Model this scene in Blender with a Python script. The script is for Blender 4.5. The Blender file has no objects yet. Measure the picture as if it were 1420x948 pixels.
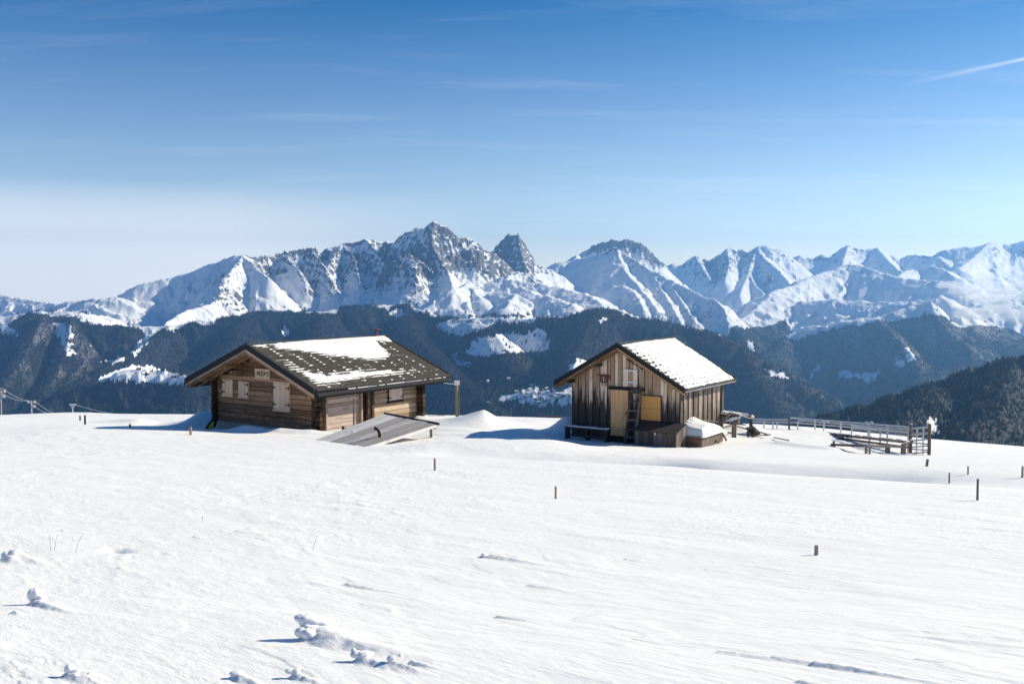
import bpy, bmesh, math, random
import numpy as np
from mathutils import Vector, Matrix
R = math.radians
SC = bpy.context.scene
COL = SC.collection

# ------------------------------------------------------------------ camera
F_PX, PITCH, CX, CY = 1421.5, R(3.223), 710.0, 474.0       # focal length in photo pixels
cam = bpy.data.cameras.new('camera')
cam.sensor_width = 36.0
cam.lens = 36.0 * F_PX / 1420.0
cam.clip_start = 0.1
cam.clip_end = 60000.0
camo = bpy.data.objects.new('camera', cam)
COL.objects.link(camo)
camo.location = (0, 0, 0)
camo.rotation_euler = (R(90) - PITCH, 0, 0)
SC.camera = camo

# ------------------------------------------------------------------ light
SUN_AZ, SUN_EL = R(19), R(29)            # azimuth from +X towards +Y
SDIR = Vector((math.cos(SUN_AZ) * math.cos(SUN_EL), math.sin(SUN_AZ) * math.cos(SUN_EL), math.sin(SUN_EL)))
sl = bpy.data.lights.new('sun', 'SUN')
sl.energy = 5.0
sl.angle = R(0.53)
sl.color = (1.0, 0.90, 0.70)
so = bpy.data.objects.new('sun', sl)
COL.objects.link(so)
so.rotation_euler = (-SDIR).to_track_quat('-Z', 'Y').to_euler()

world = bpy.data.worlds.new('World')
SC.world = world
world.use_nodes = True
wt = world.node_tree
wt.nodes.clear()
def wn(t, **k):
    n = wt.nodes.new(t)
    for a, b in k.items():
        if a in n.inputs.keys(): n.inputs[a].default_value = b
        else: setattr(n, a, b)
    return n
wo = wn('ShaderNodeOutputWorld')
bg = wn('ShaderNodeBackground')
bg.inputs['Strength'].default_value = 0.098
sky = wn('ShaderNodeTexSky', sky_type='NISHITA')
sky.sun_disc = False
sky.sun_elevation = SUN_EL
sky.sun_rotation = R(90) - SUN_AZ
sky.altitude = 2000
sky.air_density = 1.0
sky.dust_density = 0.6
sky.ozone_density = 2.0
# thin cirrus over the whole sky: projected on a high plane so that it streaks towards the horizon
geo = wn('ShaderNodeTexCoord')
sep = wn('ShaderNodeSeparateXYZ')
wt.links.new(geo.outputs['Generated'], sep.inputs[0])
def wm(op, a, b=None, c=None, clamp=False):
    n = wt.nodes.new('ShaderNodeMath'); n.operation = op; n.use_clamp = clamp
    for i, v in enumerate((a, b, c)):
        if v is None: continue
        if isinstance(v, (int, float)): n.inputs[i].default_value = v
        else: wt.links.new(v, n.inputs[i])
    return n.outputs[0]
X, Y, Z = sep.outputs
zc = wm('MAXIMUM', wm('ADD', Z, 0.06), 0.06)
U = wm('DIVIDE', X, zc); V = wm('DIVIDE', Y, zc)
cmb = wn('ShaderNodeCombineXYZ')
wt.links.new(U, cmb.inputs[0]); wt.links.new(V, cmb.inputs[1])
mp = wn('ShaderNodeMapping')
mp.inputs['Rotation'].default_value = (0, 0, R(-6)); mp.inputs['Location'].default_value = (4.3, 2.1, 0)
mp.inputs['Scale'].default_value = (0.35, 1.5, 1)
wt.links.new(cmb.outputs[0], mp.inputs[0])
cn = wn('ShaderNodeTexNoise'); cn.inputs['Scale'].default_value = 1.1; cn.inputs['Detail'].default_value = 9; cn.inputs['Roughness'].default_value = 0.62; cn.inputs['Distortion'].default_value = 0.5
wt.links.new(mp.outputs[0], cn.inputs['Vector'])
cl = wm('MULTIPLY', wm('SUBTRACT', cn.outputs[0], 0.52, clamp=True), 0.42, clamp=True)
# cloud bank low in the sky, and a vapour trail
elev = Z
azi = wm('ARCTAN2', X, Y)
low = wm('MULTIPLY', wm('SUBTRACT', 1.0, wm('DIVIDE', wm('SUBTRACT', elev, 0.03), 0.065), clamp=True), 0.85, clamp=True)
lowaz = wm('MULTIPLY', wm('SUBTRACT', -0.02, azi), 4.0, clamp=True)
bank = wm('MULTIPLY', wm('MULTIPLY', low, lowaz), 0.9)
cs = wm('MAXIMUM', cl, bank, clamp=True)
trail_line = wm('SUBTRACT', elev, wm('ADD', 0.1756, wm('MULTIPLY', wm('SUBTRACT', azi, 0.3529), 0.1405)))
tn = wn('ShaderNodeTexNoise'); tn.inputs['Scale'].default_value = 30; tn.inputs['Detail'].default_value = 4
wt.links.new(geo.outputs['Generated'], tn.inputs['Vector'])
trw = wm('SUBTRACT', 1.0, wm('DIVIDE', wm('ABSOLUTE', trail_line), wm('ADD', 0.0008, wm('MULTIPLY', tn.outputs[0], 0.0045))), clamp=True)
tr_az = wm('MULTIPLY', wm('SUBTRACT', azi, 0.36), 9.0, clamp=True)
trail = wm('MULTIPLY', wm('MULTIPLY', trw, tr_az), 0.36)
cs = wm('MAXIMUM', cs, trail, clamp=True)
mixc = wn('ShaderNodeMix', data_type='RGBA')
wt.links.new(cs, mixc.inputs[0])
# deeper, polarised blue away from the horizon
mr = wn('ShaderNodeMapRange'); mr.interpolation_type = 'LINEAR'; mr.clamp = True
mr.inputs['From Min'].default_value = 0.01; mr.inputs['From Max'].default_value = 0.28
wt.links.new(Z, mr.inputs['Value'])
tint = wn('ShaderNodeMix', data_type='RGBA')
wt.links.new(mr.outputs[0], tint.inputs[0])
tint.inputs[6].default_value = (1.50, 1.27, 1.11, 1); tint.inputs[7].default_value = (0.0, 0.405, 0.72, 1)
mul = wn('ShaderNodeMix', data_type='RGBA'); mul.blend_type = 'MULTIPLY'; mul.inputs[0].default_value = 1.0
wt.links.new(sky.outputs[0], mul.inputs[6]); wt.links.new(tint.outputs[2], mul.inputs[7])
wt.links.new(mul.outputs[2], mixc.inputs[6])
mixc.inputs[7].default_value = (11.6, 11.2, 10.6, 1)
wt.links.new(mixc.outputs[2], bg.inputs['Color'])
wt.links.new(bg.outputs[0], wo.inputs['Surface'])

SC.view_settings.view_transform = 'Standard'
SC.view_settings.look = 'None'
SC.view_settings.exposure = 0.5
SC.view_settings.gamma = 1.0
SC.view_settings.use_curve_mapping = False
SC.cycles.volume_bounces = 1
SC.cycles.max_bounces = 5
SC.cycles.diffuse_bounces = 4

# ------------------------------------------------------------------ helpers
def ray(px, py):
    """direction of photo pixel, scaled so that its y (depth) is 1"""
    X_ = (px - CX) / F_PX; U_ = (CY - py) / F_PX
    c, s = math.cos(PITCH), math.sin(PITCH)
    y = c + U_ * s; z = -s + U_ * c
    return X_ / y, z / y
def at(px, py, depth):
    a, b = ray(px, py)
    return Vector((a * depth, depth, b * depth))
def to_px(x, y, z):
    c, s = math.cos(PITCH), math.sin(PITCH)
    d = y * c - z * s; u = y * s + z * c
    return CX + F_PX * x / d, CY - F_PX * u / d

def _hash(ix, iy, seed):
    h = (ix.astype(np.int64) * 374761393 + iy.astype(np.int64) * 668265263 + seed * 1442695041) & 0x7fffffff
    h = ((h ^ (h >> 13)) * 1274126177) & 0x7fffffff
    return (h ^ (h >> 16)) & 0xffff
_ang = np.linspace(0, 2 * np.pi, 256, endpoint=False)
_GX = np.cos(_ang).astype(np.float32); _GY = np.sin(_ang).astype(np.float32)
def gnoise(x, y, seed=0):
    fx = np.floor(x); fy = np.floor(y)
    ix = fx.astype(np.int64); iy = fy.astype(np.int64)
    dx = (x - fx).astype(np.float32); dy = (y - fy).astype(np.float32)
    sx = dx * dx * dx * (dx * (dx * 6 - 15) + 10); sy = dy * dy * dy * (dy * (dy * 6 - 15) + 10)
    def g(a, b):
        h = _hash(ix + a, iy + b, seed) & 255
        return _GX[h] * (dx - a) + _GY[h] * (dy - b)
    n0 = g(0, 0); n1 = g(1, 0); n2 = g(0, 1); n3 = g(1, 1)
    a = n0 + (n1 - n0) * sx; b = n2 + (n3 - n2) * sx
    return (a + (b - a) * sy) * 1.5
def fbm(x, y, octs=5, seed=0, gain=0.5, lac=2.03):
    a = 1.0; t = 0; s = 0
    for o in range(octs):
        t = t + a * gnoise(x, y, seed + o * 17); s += a
        x = x * lac + 13.7; y = y * lac + 7.3; a *= gain
    return t / s
def ridged(x, y, octs=5, seed=0, gain=0.5, lac=2.07):
    a = 1.0; t = 0; s = 0; w = 1.0
    for o in range(octs):
        n = 1 - np.abs(gnoise(x, y, seed + o * 31)) * 1.6
        n = n * n * w
        w = np.clip(n * 1.6, 0, 1)
        t = t + a * n; s += a
        x = x * lac + 3.1; y = y * lac + 9.2; a *= gain
    return t / s
def sstep(e0, e1, x):
    t = np.clip((x - e0) / (e1 - e0), 0, 1)
    return t * t * (3 - 2 * t)
def inpoly(px, py, poly):
    r = np.zeros(px.shape, bool)
    n = len(poly)
    for i in range(n):
        x0, y0 = poly[i]; x1, y1 = poly[(i + 1) % n]
        if y0 == y1: continue
        c = ((y0 > py) != (y1 > py)) & (px < (x1 - x0) * (py - y0) / (y1 - y0) + x0)
        r ^= c
    return r

def grid_mesh(name, co, nr, nc, attrs=None, wrap=False):
    """co: (nr*nc,3) float array, rows x columns"""
    me = bpy.data.meshes.new(name)
    me.vertices.add(nr * nc)
    me.vertices.foreach_set('co', co.astype(np.float32).ravel())
    cc = nc if wrap else nc - 1
    i = np.arange(nr - 1)[:, None] * nc; j = np.arange(cc)[None, :]; j1 = (j + 1) % nc
    q = np.stack([i + j, i + j1, i + nc + j1, i + nc + j], -1).reshape(-1, 4)
    me.loops.add(q.size); me.polygons.add(len(q))
    me.loops.foreach_set('vertex_index', q.astype(np.int32).ravel())
    me.polygons.foreach_set('loop_start', np.arange(0, q.size, 4, dtype=np.int32))
    me.update(calc_edges=True)
    me.polygons.foreach_set('use_smooth', np.ones(len(q), bool))
    for k, v in (attrs or {}).items():
        a = me.attributes.new(k, 'FLOAT', 'POINT'); a.data.foreach_set('value', v.astype(np.float32).ravel())
    return me
def link(name, me, mats=(), parent=None, **props):
    o = bpy.data.objects.new(name, me)
    COL.objects.link(o)
    for m in mats:
        if me and not me.materials: me.materials.append(m)
    if parent: o.parent = parent
    for k, v in props.items(): o[k] = v
    return o

class NT:
    """small helper around a node tree"""
    def __init__(s, name):
        s.m = bpy.data.materials.new(name); s.m.use_nodes = True
        s.t = s.m.node_tree; s.b = s.t.nodes['Principled BSDF']
    def n(s, t, ins=None, **k):
        n = s.t.nodes.new(t)
        for a, b in k.items(): setattr(n, a, b)
        for a, b in (ins or {}).items(): s.set(n.inputs[a], b)
        return n
    def set(s, sock, v):
        if isinstance(v, bpy.types.NodeSocket): s.t.links.new(v, sock)
        elif isinstance(v, bpy.types.Node): s.t.links.new(v.outputs[0], sock)
        else: sock.default_value = v
    def math(s, op, a, b=None, clamp=False):
        n = s.t.nodes.new('ShaderNodeMath'); n.operation = op; n.use_clamp = clamp
        s.set(n.inputs[0], a)
        if b is not None: s.set(n.inputs[1], b)
        return n.outputs[0]
    def mix(s, f, a, b, mode='MIX'):
        n = s.t.nodes.new('ShaderNodeMix'); n.data_type = 'RGBA'; n.blend_type = mode
        s.set(n.inputs[0], f)
        for i, v in ((6, a), (7, b)):
            s.set(n.inputs[i], v if not isinstance(v, tuple) or len(v) == 4 else (*v, 1))
        return n.outputs[2]
    def noise(s, vec, scale, detail=4, rough=0.55, dist=0.0):
        n = s.n('ShaderNodeTexNoise', {'Scale': scale, 'Detail': detail, 'Roughness': rough, 'Distortion': dist})
        if vec is not None: s.set(n.inputs['Vector'], vec)
        return n.outputs[0]
    def ramp(s, f, lo, hi):
        n = s.n('ShaderNodeMapRange', {'Value': f, 'From Min': lo, 'From Max': hi}, interpolation_type='SMOOTHSTEP')
        return n.outputs[0]
    def mapping(s, vec, scale=(1, 1, 1), rot=(0, 0, 0), loc=(0, 0, 0)):
        n = s.n('ShaderNodeMapping'); s.set(n.inputs[0], vec)
        n.inputs['Scale'].default_value = scale; n.inputs['Rotation'].default_value = rot; n.inputs['Location'].default_value = loc
        return n.outputs[0]
    def attr(s, name):
        return s.n('ShaderNodeAttribute', attribute_name=name).outputs['Fac']
    def pos(s): return s.n('ShaderNodeNewGeometry').outputs['Position']
    def obj(s): return s.n('ShaderNodeTexCoord').outputs['Object']
    def bump(s, h, strength, dist):
        n = s.n('ShaderNodeBump', {'Height': h, 'Strength': strength, 'Distance': dist})
        s.set(s.b.inputs['Normal'], n.outputs[0])
# ------------------------------------------------------------------ mountains
def P3(l): return [at(a, b, d * 1000) for a, b, d in l]
# (points (px, py, depth km), slope near the crest, slope far from it, change-over distance m)
RIDGES = [
 # far snow plateau on the left
 ([(-260,418,11),(-100,405,10.5),(0,407,10),(50,417,9.5),(75,420,9),(110,416,8.8),(135,412,8.6),(158,409,8.6)], .40,.30,400),
 ([(-100,440,7.4),(0,437,7.2),(60,430,7.2),(110,432,7.2),(150,437,7.6)], .45,.60,300),
 # left massif crest
 ([(150,411,8.9),(168,406,8.9),(190,395,8.9),(215,388,8.95),(240,383,9),(270,375,9),(300,362,9),(325,353,9),(336,352,9)], .85,.62,600),
 ([(336,352,9),(360,354,9.2),(375,350,9.3),(390,347,9.4),(430,341,9.5),(437,341,9.5),(441,347,9.5),(475,335,9.6),(490,334,9.6),(507,329,9.6),(520,332,9.7),(545,334,9.7),(551,328,9.7),(568,319,9.6),(590,312,9.5),(602,305,9.4)], 1.2,.40,430),
 ([(602,305,9.4),(609,309,9.4),(614,309,9.4),(620,313,9.4),(626,318,9.4),(632,326,9.4),(650,328,9.5),(662,336,9.5),(675,345,9.6),(690,352,9.7),(700,361,9.8),(708,370,9.9)], 1.15,.40,430),
 ([(575,314,9.9),(578,312,9.9),(581,316,9.9)], 1.3,.9,200),
 # spurs of the left massif, coming towards the camera
 ([(336,352,9),(325,368,8.7),(310,385,8.4),(304,398,8.2),(303,410,8.0),(290,420,7.8),(262,428,7.6),(238,440,7.3),(215,462,6.9)], .78,.58,450),
 ([(336,352,9),(355,368,8.75),(372,384,8.5)], .9,.5,200),
 ([(430,341,9.5),(443,356,9.25),(452,372,9.0),(461,392,8.75)], 1.3,.5,260),
 ([(390,347,9.4),(402,360,9.15),(415,374,8.95),(424,390,8.75)], 1.2,.5,220),
 ([(475,335,9.6),(487,350,9.35),(495,368,9.1),(500,388,8.85)], 1.35,.5,260),
 ([(507,329,9.6),(521,343,9.35),(533,356,9.15),(541,372,8.95)], 1.3,.5,240),
 ([(475,335,9.6),(462,352,9.3),(455,366,9.1)], 1.1,.5,150),
 ([(602,305,9.4),(598,322,9.2),(600,340,9.0),(612,360,8.8),(622,376,8.6),(626,392,8.4)], 1.3,.42,320),
 ([(530,376,8.9),(545,358,8.9),(563,347,8.85),(580,356,8.8),(594,367,8.75),(604,382,8.65)], 1.5,.5,240),
 ([(563,347,8.85),(575,362,8.65),(578,385,8.4)], 1.1,.5,160),
 # middle rock horn and col
 ([(685,343,10.6),(694,333,10.6),(705,323,10.6),(718,323,10.6),(727,334,10.6),(740,350,10.6),(747,360,10.6),(748,369,10.7),(760,371,10.9)], 1.6,.5,330),
 ([(718,323,10.6),(722,345,10.3),(728,365,10.1)], 1.3,.5,200),
 # snowy alps below the main peak
 ([(716,374,9.2),(700,385,8.9),(740,390,8.7),(780,398,8.4),(810,405,8.1),(830,417,7.8),(842,428,7.5)], .35,.35,400),
 ([(716,374,9.2),(730,378,9.3),(745,380,9.5)], .5,.35,300),
 ([(645,392,8.4),(658,402,8.2),(668,412,8.0)], .5,.35,300),
 ([(600,415,7.9),(622,402,8.0),(650,392,8.4)], .5,.4,300),
 ([(690,402,8.2),(715,407,8.0),(700,425,7.6)], .45,.4,300),
 ([(560,408,8.2),(590,412,8.1),(600,420,7.9)], .5,.4,250),
 ([(735,402,8.3),(760,410,8.0),(790,420,7.7),(800,428,7.3)], .35,.4,250),
 # snow pyramid with the rock dome behind
 ([(760,371,12.0),(768,364,12.0),(775,360,12.0),(778,363,12),(798,357,12.1),(801,351,12.4)], .7,.5,400),
 ([(801,351,12.5),(815,342,12.5),(830,334,12.5),(850,329,12.5),(858,331,12.5),(866,327,12.5),(880,332,12.5),(892,335,12.5),(903,345,12.5),(912,358,12.5),(921,367,12.5)], 1.3,.45,420),
 ([(800,358,12.0),(825,352,11.6),(854,341,11.2),(868,350,11),(885,361,10.8),(900,370,10.6),(925,385,10.3),(950,397,10.0),(975,408,9.7),(993,415,9.4),(1003,425,9.2),(1008,437,9.0)], .72,.55,500),
 ([(854,341,11.2),(861,360,10.8),(870,378,10.5),(885,395,10.1),(900,412,9.7),(912,430,9.3)], .6,.5,300),
 ([(859,393,10.2),(873,397,10.0),(884,410,9.7),(894,428,9.3)], .5,.5,150),
 ([(925,385,10.3),(940,408,9.9),(955,430,9.4),(965,447,9.0)], .6,.5,200),
 ([(900,370,10.6),(915,395,10.2),(930,420,9.6),(945,445,9.1)], .55,.5,200),
 # far peaks on the right
 ([(915,368,15),(930,364,15),(946,365,15),(958,356,15),(965,353,15),(972,357,15),(985,358,15),(1000,350,15),(1008,343,15),(1016,342,15),(1022,345,15),(1030,344,15),(1038,347,15),(1050,340,15),(1062,338,15),(1068,342,15),(1080,345,15),(1092,352,15),(1100,357,15.2)], .95,.45,700),
 ([(1100,357,15.8),(1110,352,15.8),(1118,356,15.8),(1128,356,15.8),(1141,350,15.8),(1148,355,15.8),(1160,352,15.8),(1167,342,15.8),(1176,338,15.8),(1190,343,15.8),(1200,345,15.8),(1216,342,15.8),(1226,347,15.8),(1240,355,15.8),(1250,357,15.8),(1258,353,15.8),(1270,352,15.5),(1280,353,15.3),(1292,353,15),(1305,347,15),(1325,342,15),(1350,340,15),(1365,337,15),(1376,333,15),(1386,337,15),(1400,338,15),(1420,332,15),(1500,325,15),(1650,335,15)], .8,.42,700),
 ([(965,353,15),(975,370,14.4),(985,385,14)], .9,.5,250),
 ([(1008,343,15),(1012,365,14.3),(1005,388,13.6)], .9,.5,250),
 ([(1050,342,15),(1062,358,14.4),(1078,372,13.8),(1090,385,13.3),(1100,397,12.8)], .75,.5,350),
 ([(1050,342,15),(1042,360,14.5),(1038,376,14.1),(1046,392,13.6),(1060,405,13.1)], .8,.5,300),
 ([(1038,376,14.1),(1032,392,13.6),(1026,408,13),(1030,425,12.4)], .7,.5,300),
 ([(1216,342,15.8),(1230,358,15),(1245,372,14.4),(1262,382,13.8)], .6,.5,300),
 ([(1176,338,15.8),(1172,352,15.2),(1168,364,14.8)], .8,.5,300),
 ([(1300,352,15),(1312,364,14.2),(1330,380,13.5),(1345,390,12.8)], .5,.4,300),
 ([(1376,333,15),(1350,355,14),(1330,372,13)], .45,.4,300),
 # plateau ridge on the right, in front of the far peaks
 ([(1012,452,9.9),(1030,440,10.1),(1050,424,10.4),(1070,405,10.8),(1095,396,11.2),(1120,385,11.6),(1150,374,12),(1176,364,12.2),(1198,368,12),(1225,377,11.6),(1255,385,11.2),(1290,388,10.8),(1320,392,10.5)], .42,.40,500),
 ([(1120,416,10.6),(1155,414,10.4),(1190,416,10.2),(1230,418,10.0),(1270,416,9.7),(1300,412,9.4)], .30,.42,300),
 ([(1098,462,9.2),(1130,452,9.1),(1175,443,9.0),(1215,437,8.9),(1250,428,8.9),(1290,414,8.9),(1305,410,8.9)], .32,.62,300),
 ([(1290,366,13),(1310,372,12.6),(1325,383,12.0)], .5,.4,300),
 ([(1265,372,13),(1250,378,12.6),(1245,386,12.0)], .5,.4,300),
 ([(1320,430,9.4),(1350,425,9.6),(1400,412,9.8),(1440,398,10),(1520,385,10.2),(1640,390,10)], .55,.45,500),
 ([(1290,414,8.9),(1300,440,8.3),(1320,462,7.9),(1345,480,7.4)], .6,.5,250),
 ([(1215,437,8.9),(1240,462,8.2),(1260,485,7.6),(1275,505,7.1)], .55,.5,250),
 ([(1098,462,9.2),(1080,478,8.8),(1050,492,8.4)], .5,.5,250),
 ([(1330,478,7.6),(1370,472,7.8),(1430,470,8.0),(1560,460,8)], .45,.45,400),
 ([(1230,545,6.4),(1270,525,6.5),(1320,508,6.7),(1370,497,6.9),(1430,490,7.0),(1550,480,7)], .4,.45,400),
 # forested front ridge in the middle
 ([(560,422,7.6),(600,436,7.2),(640,440,6.9),(690,440,6.6),(745,440,6.4),(785,437,6.3),(812,430,6.3),(828,427,6.3),(850,430,6.3),(875,437,6.3),(900,441,6.3),(935,449,6.3),(965,455,6.2),(1000,464,6.1),(1030,481,6.0),(1060,500,5.9),(1100,523,5.8),(1130,542,5.7),(1158,561,5.6)], .5,.62,350),
 ([(660,443,6.7),(680,455,6.3),(690,466,6.0),(700,480,5.7)], .35,.6,200),
 ([(828,427,6.3),(815,455,5.9),(800,490,5.4),(790,530,4.9)], .5,.5,200),
 ([(935,449,6.3),(930,480,5.9),(940,520,5.5),(960,555,5.1)], .5,.5,200),
 ([(1030,481,6.0),(1040,510,5.7),(1060,540,5.4)], .5,.5,200),
 # forested slopes on the left
 ([(200,452,7.0),(240,450,7.0),(300,442,7.1),(340,436,7.2),(400,433,7.3),(450,430,7.3),(500,424,7.4),(560,422,7.6)], .45,.55,300),
 ([(0,452,7),(60,436,7),(100,438,7),(135,450,6.9),(170,452,6.9),(200,452,7.0)], .45,.58,300),
 ([(60,436,7),(45,470,6.4),(30,500,5.9),(0,540,5.2)], .6,.5,200),
 ([(100,438,7),(92,490,6.1),(75,520,5.6),(50,560,5.0)], .6,.5,200),
 ([(-60,450,7),(-50,500,6.2),(-70,545,5.6)], .6,.5,200),
 ([(240,450,7.0),(200,478,6.3),(160,500,5.7),(110,530,5.2),(60,575,4.6)], .5,.5,200),
 ([(340,436,7.2),(330,470,6.4),(300,500,5.8),(260,540,5.1)], .45,.5,200),
 ([(450,430,7.3),(440,470,6.4),(425,520,5.6),(420,570,4.8)], .45,.5,250),
 ([(560,422,7.6),(570,455,6.7),(600,490,5.9),(640,530,5.2),(680,560,4.7)], .45,.5,250),
 ([(130,528,5.0),(180,512,5.0),(230,512,5.0),(275,520,4.9)], .25,.55,200),
 ([(640,552,4.9),(700,541,4.9),(745,535,4.9),(800,540,4.8),(850,545,4.8)], .25,.5,200),
 # dark forested hill close on the right
 ([(1100,592,2.45),(1130,580,2.5),(1165,569,2.5),(1205,558,2.5),(1250,543,2.5),(1300,525,2.5),(1350,508,2.5),(1400,494,2.5),(1450,482,2.5),(1600,452,2.5)], .42,.50,150),
 ([(1300,525,2.5),(1270,560,2.1),(1230,600,1.8)], .45,.5,80),
 ([(1400,494,2.5),(1380,545,2.1),(1340,600,1.7)], .45,.5,80),
]
# weights for where bare rock shows and where the ground is rough: (px, py, rx, ry, weight)
ROCK = [(400,352,45,15,.75),(450,362,45,28,.72),(500,358,40,30,.78),(545,366,38,22,.75),(575,362,33,26,.95),(602,335,30,34,1.1),
 (640,345,32,20,1.0),(680,358,34,14,1.1),(716,345,42,36,1.7),(355,370,30,14,.6),(308,400,14,22,.8),(330,410,22,14,.45),
 (858,335,62,13,1.7),(905,352,22,16,1.2),(440,395,26,12,.45),(775,361,12,5,1.2),(1010,360,50,22,.75),(1060,352,40,14,.55),
 (980,372,26,22,.6),(1176,346,30,9,.55),(1185,366,36,7,.55),(1330,352,60,14,.35),(1400,350,30,14,.4),(1075,390,30,10,.45),
 (930,430,50,22,.35),(960,440,30,16,.4),(1130,357,30,9,.4),(1265,354,25,6,.5),(160,407,10,5,.7),(15,409,20,4,.5),
 (110,430,20,10,.35),(60,430,40,10,.25),(870,370,14,16,.35),(1300,368,16,9,.45),(1240,375,20,8,.3),(590,410,30,12,.15),(500,415,60,10,.1)]
def far_height(x, y):
    n = x.size
    best = np.full(n, -1e9, np.float32); bx = np.zeros(n, np.float32); by = np.zeros(n, np.float32); bd = np.zeros(n, np.float32)
    x = x.astype(np.float32); y = y.astype(np.float32)
    for pts, s1, s2, L in RIDGES:
        w = P3(pts)
        xs = [p.x for p in w]; ys = [p.y for p in w]; zs = [p.z for p in w]
        m = np.nonzero((x > min(xs) - 3800) & (x < max(xs) + 3800) & (y > min(ys) - 4200) & (y < max(ys) + 3000))[0]
        if not m.size: continue
        X_, Y_ = x[m], y[m]
        b = best[m].copy(); cx = bx[m].copy(); cy = by[m].copy(); cd = bd[m].copy()
        for p, q in zip(w[:-1], w[1:]):
            ex, ey = q.x - p.x, q.y - p.y; l2 = ex * ex + ey * ey + 1e-6
            t = np.clip(((X_ - p.x) * ex + (Y_ - p.y) * ey) / l2, 0, 1)
            qx = p.x + t * ex; qy = p.y + t * ey
            d = np.sqrt((X_ - qx) ** 2 + (Y_ - qy) ** 2)
            h = p.z + t * (q.z - p.z) - s1 * L * (1 - np.exp(-d / L)) - s2 * np.maximum(0, d - L * .35)
            u = h > b
            b = np.where(u, h, b); cx = np.where(u, qx, cx); cy = np.where(u, qy, cy); cd = np.where(u, d, cd)
        best[m] = b; bx[m] = cx; by[m] = cy; bd[m] = cd
    return best, bx, by, bd
def near_fall(x, y):
    """the slope the huts stand on, as it drops away beyond its crest"""
    r = np.sqrt(x * x + y * y)
    return -9.0 - np.maximum(0, r - 85) * .42 - .0001 * np.maximum(0, r - 85) ** 2
def make_far():
    NC = 1180
    th = np.linspace(R(-33.5), R(33.5), NC)
    def seg(a, b, n): return list(np.linspace(a, b, n, endpoint=False))
    rr = np.array(seg(430, 1500, 26) + seg(1500, 2800, 90) + seg(2800, 4400, 24) + seg(4400, 7600, 165) + seg(7600, 10900, 200) + seg(10900, 13000, 60) + seg(13000, 15900, 80) + seg(15900, 19000, 12))
    NR = len(rr)
    dep = rr[:, None] * np.ones(NC)[None, :]
    x = (dep * np.tan(th)[None, :]).ravel(); y = dep.ravel()
    h, qx, qy, d = far_height(x, y)
    base = -1150 + 80 * fbm(x / 1500, y / 1500, 3, 5)
    base = np.where(y < 3200, -560 - (y - 400) * .15, base)
    h = np.maximum(h, base)
    px, py = to_px(x, y, h)
    rock = np.zeros(x.size, np.float32)
    for a, b, ra, rb, w in ROCK:
        rock += w * np.exp(-((px - a) / ra) ** 2 - ((py - b) / rb) ** 2).astype(np.float32) * (y > 7500)
    rough = np.clip(.5 + rock, 0, 1.4)
    sc = np.clip(y / 9500, .22, 1.6)
    off = sstep(0, 260, d) * .85 + .15
    # flutes and gullies running down from the crest line, then broken rock relief
    # wobble of the coordinates keeps the gullies from running dead straight
    wx = fbm(x / 420, y / 420, 3, 71) * 90; wy = fbm(x / 420, y / 420, 3, 72) * 90
    fx = qx + (x - qx) * .30 + wx * .8; fy = qy + (y - qy) * .30 + wy * .8
    fl = ridged(fx / (190 * sc), fy / (190 * sc), 4, 11, .55) - .55
    fl2 = ridged(fx / (62 * sc), fy / (62 * sc), 3, 15, .55) - .55
    rg = ridged((x + wx) / (420 * sc), (y + wy) / (420 * sc), 6, 23, .52) - .5
    rf = ridged((x + wx * .5) / (95 * sc), (y + wy * .5) / (95 * sc), 4, 57, .6) - .5
    lowf = fbm(x / 700, y / 700, 4, 41)
    depth_fade = sstep(1000, 5000, y)
    h = h + off * depth_fade * (62 * fl * (.5 + rough) + 20 * fl2 * rough + 48 * rg * rough + 30 * lowf) + depth_fade * off * 34 * rf * rough ** 2 + depth_fade * np.clip(rock, 0, 1) * 16 * (ridged(x / 34, y / 34, 3, 58) - .5)
    h = h + sstep(300, 900, y) * (1 - depth_fade) * (22 * fl + 9 * fbm(x / 90, y / 90, 4, 3))
    # jagged crests where they are rock
    h = h + np.clip(rock, 0, 1) * 18 * (ridged(x / 60, y / 60, 3, 91) - .5)
    # tilted rock bands: cliffs and ledges where the ground is rock
    band = h + .28 * x + 85 * fbm(x / 240, y / 240, 4, 93)
    h = h + np.clip(rock, 0, 1) * (5.0 * np.sin(band * (2 * np.pi / 66)) + 2.2 * np.sin(band * (2 * np.pi / 27) + 1.3))
    # terraces, banks and hollows in the high snow
    soft = np.clip(1 - rock, 0, 1) * sstep(6500, 7800, y) * (1 - .85 * np.exp(-((px - 235) / 75) ** 2 - ((py - 400) / 40) ** 2)) * (1 - .6 * np.exp(-((px - 400) / 60) ** 2 - ((py - 415) / 22) ** 2))
    h = h + soft * 22 * (ridged(x / 330 + wx / 200, y / 210, 3, 77) - .4) + soft * 9 * fbm(x / 60, y / 40, 4, 79) + soft * 13 * (ridged((x + wx) / 150, (y + wy) / 110, 4, 83, .6) - .5)
    h = np.maximum(h, near_fall(x, y))
    px, py = to_px(x, y, h)
    H = h.reshape(NR, NC)
    # slope of the finished ground
    gy = np.gradient(H, rr, axis=0); gx = np.gradient(H, th, axis=1) / rr[:, None]
    slope = np.sqrt(gx ** 2 + gy ** 2).ravel()
    conv = (H - (np.roll(H, 3, 0) + np.roll(H, -3, 0) + np.roll(H, 3, 1) + np.roll(H, -3, 1)) / 4).ravel()
    n1 = fbm(x / 230 + h / 400, (y + h) / 200, 4, 101, .6); n2 = fbm(px / 13, py / 9, 4, 103)
    rk = np.clip(rock, 0, 1.6)
    n3 = fbm(x / 42 + h / 90, (y + 1.3 * h) / 42, 4, 104, .62)
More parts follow.
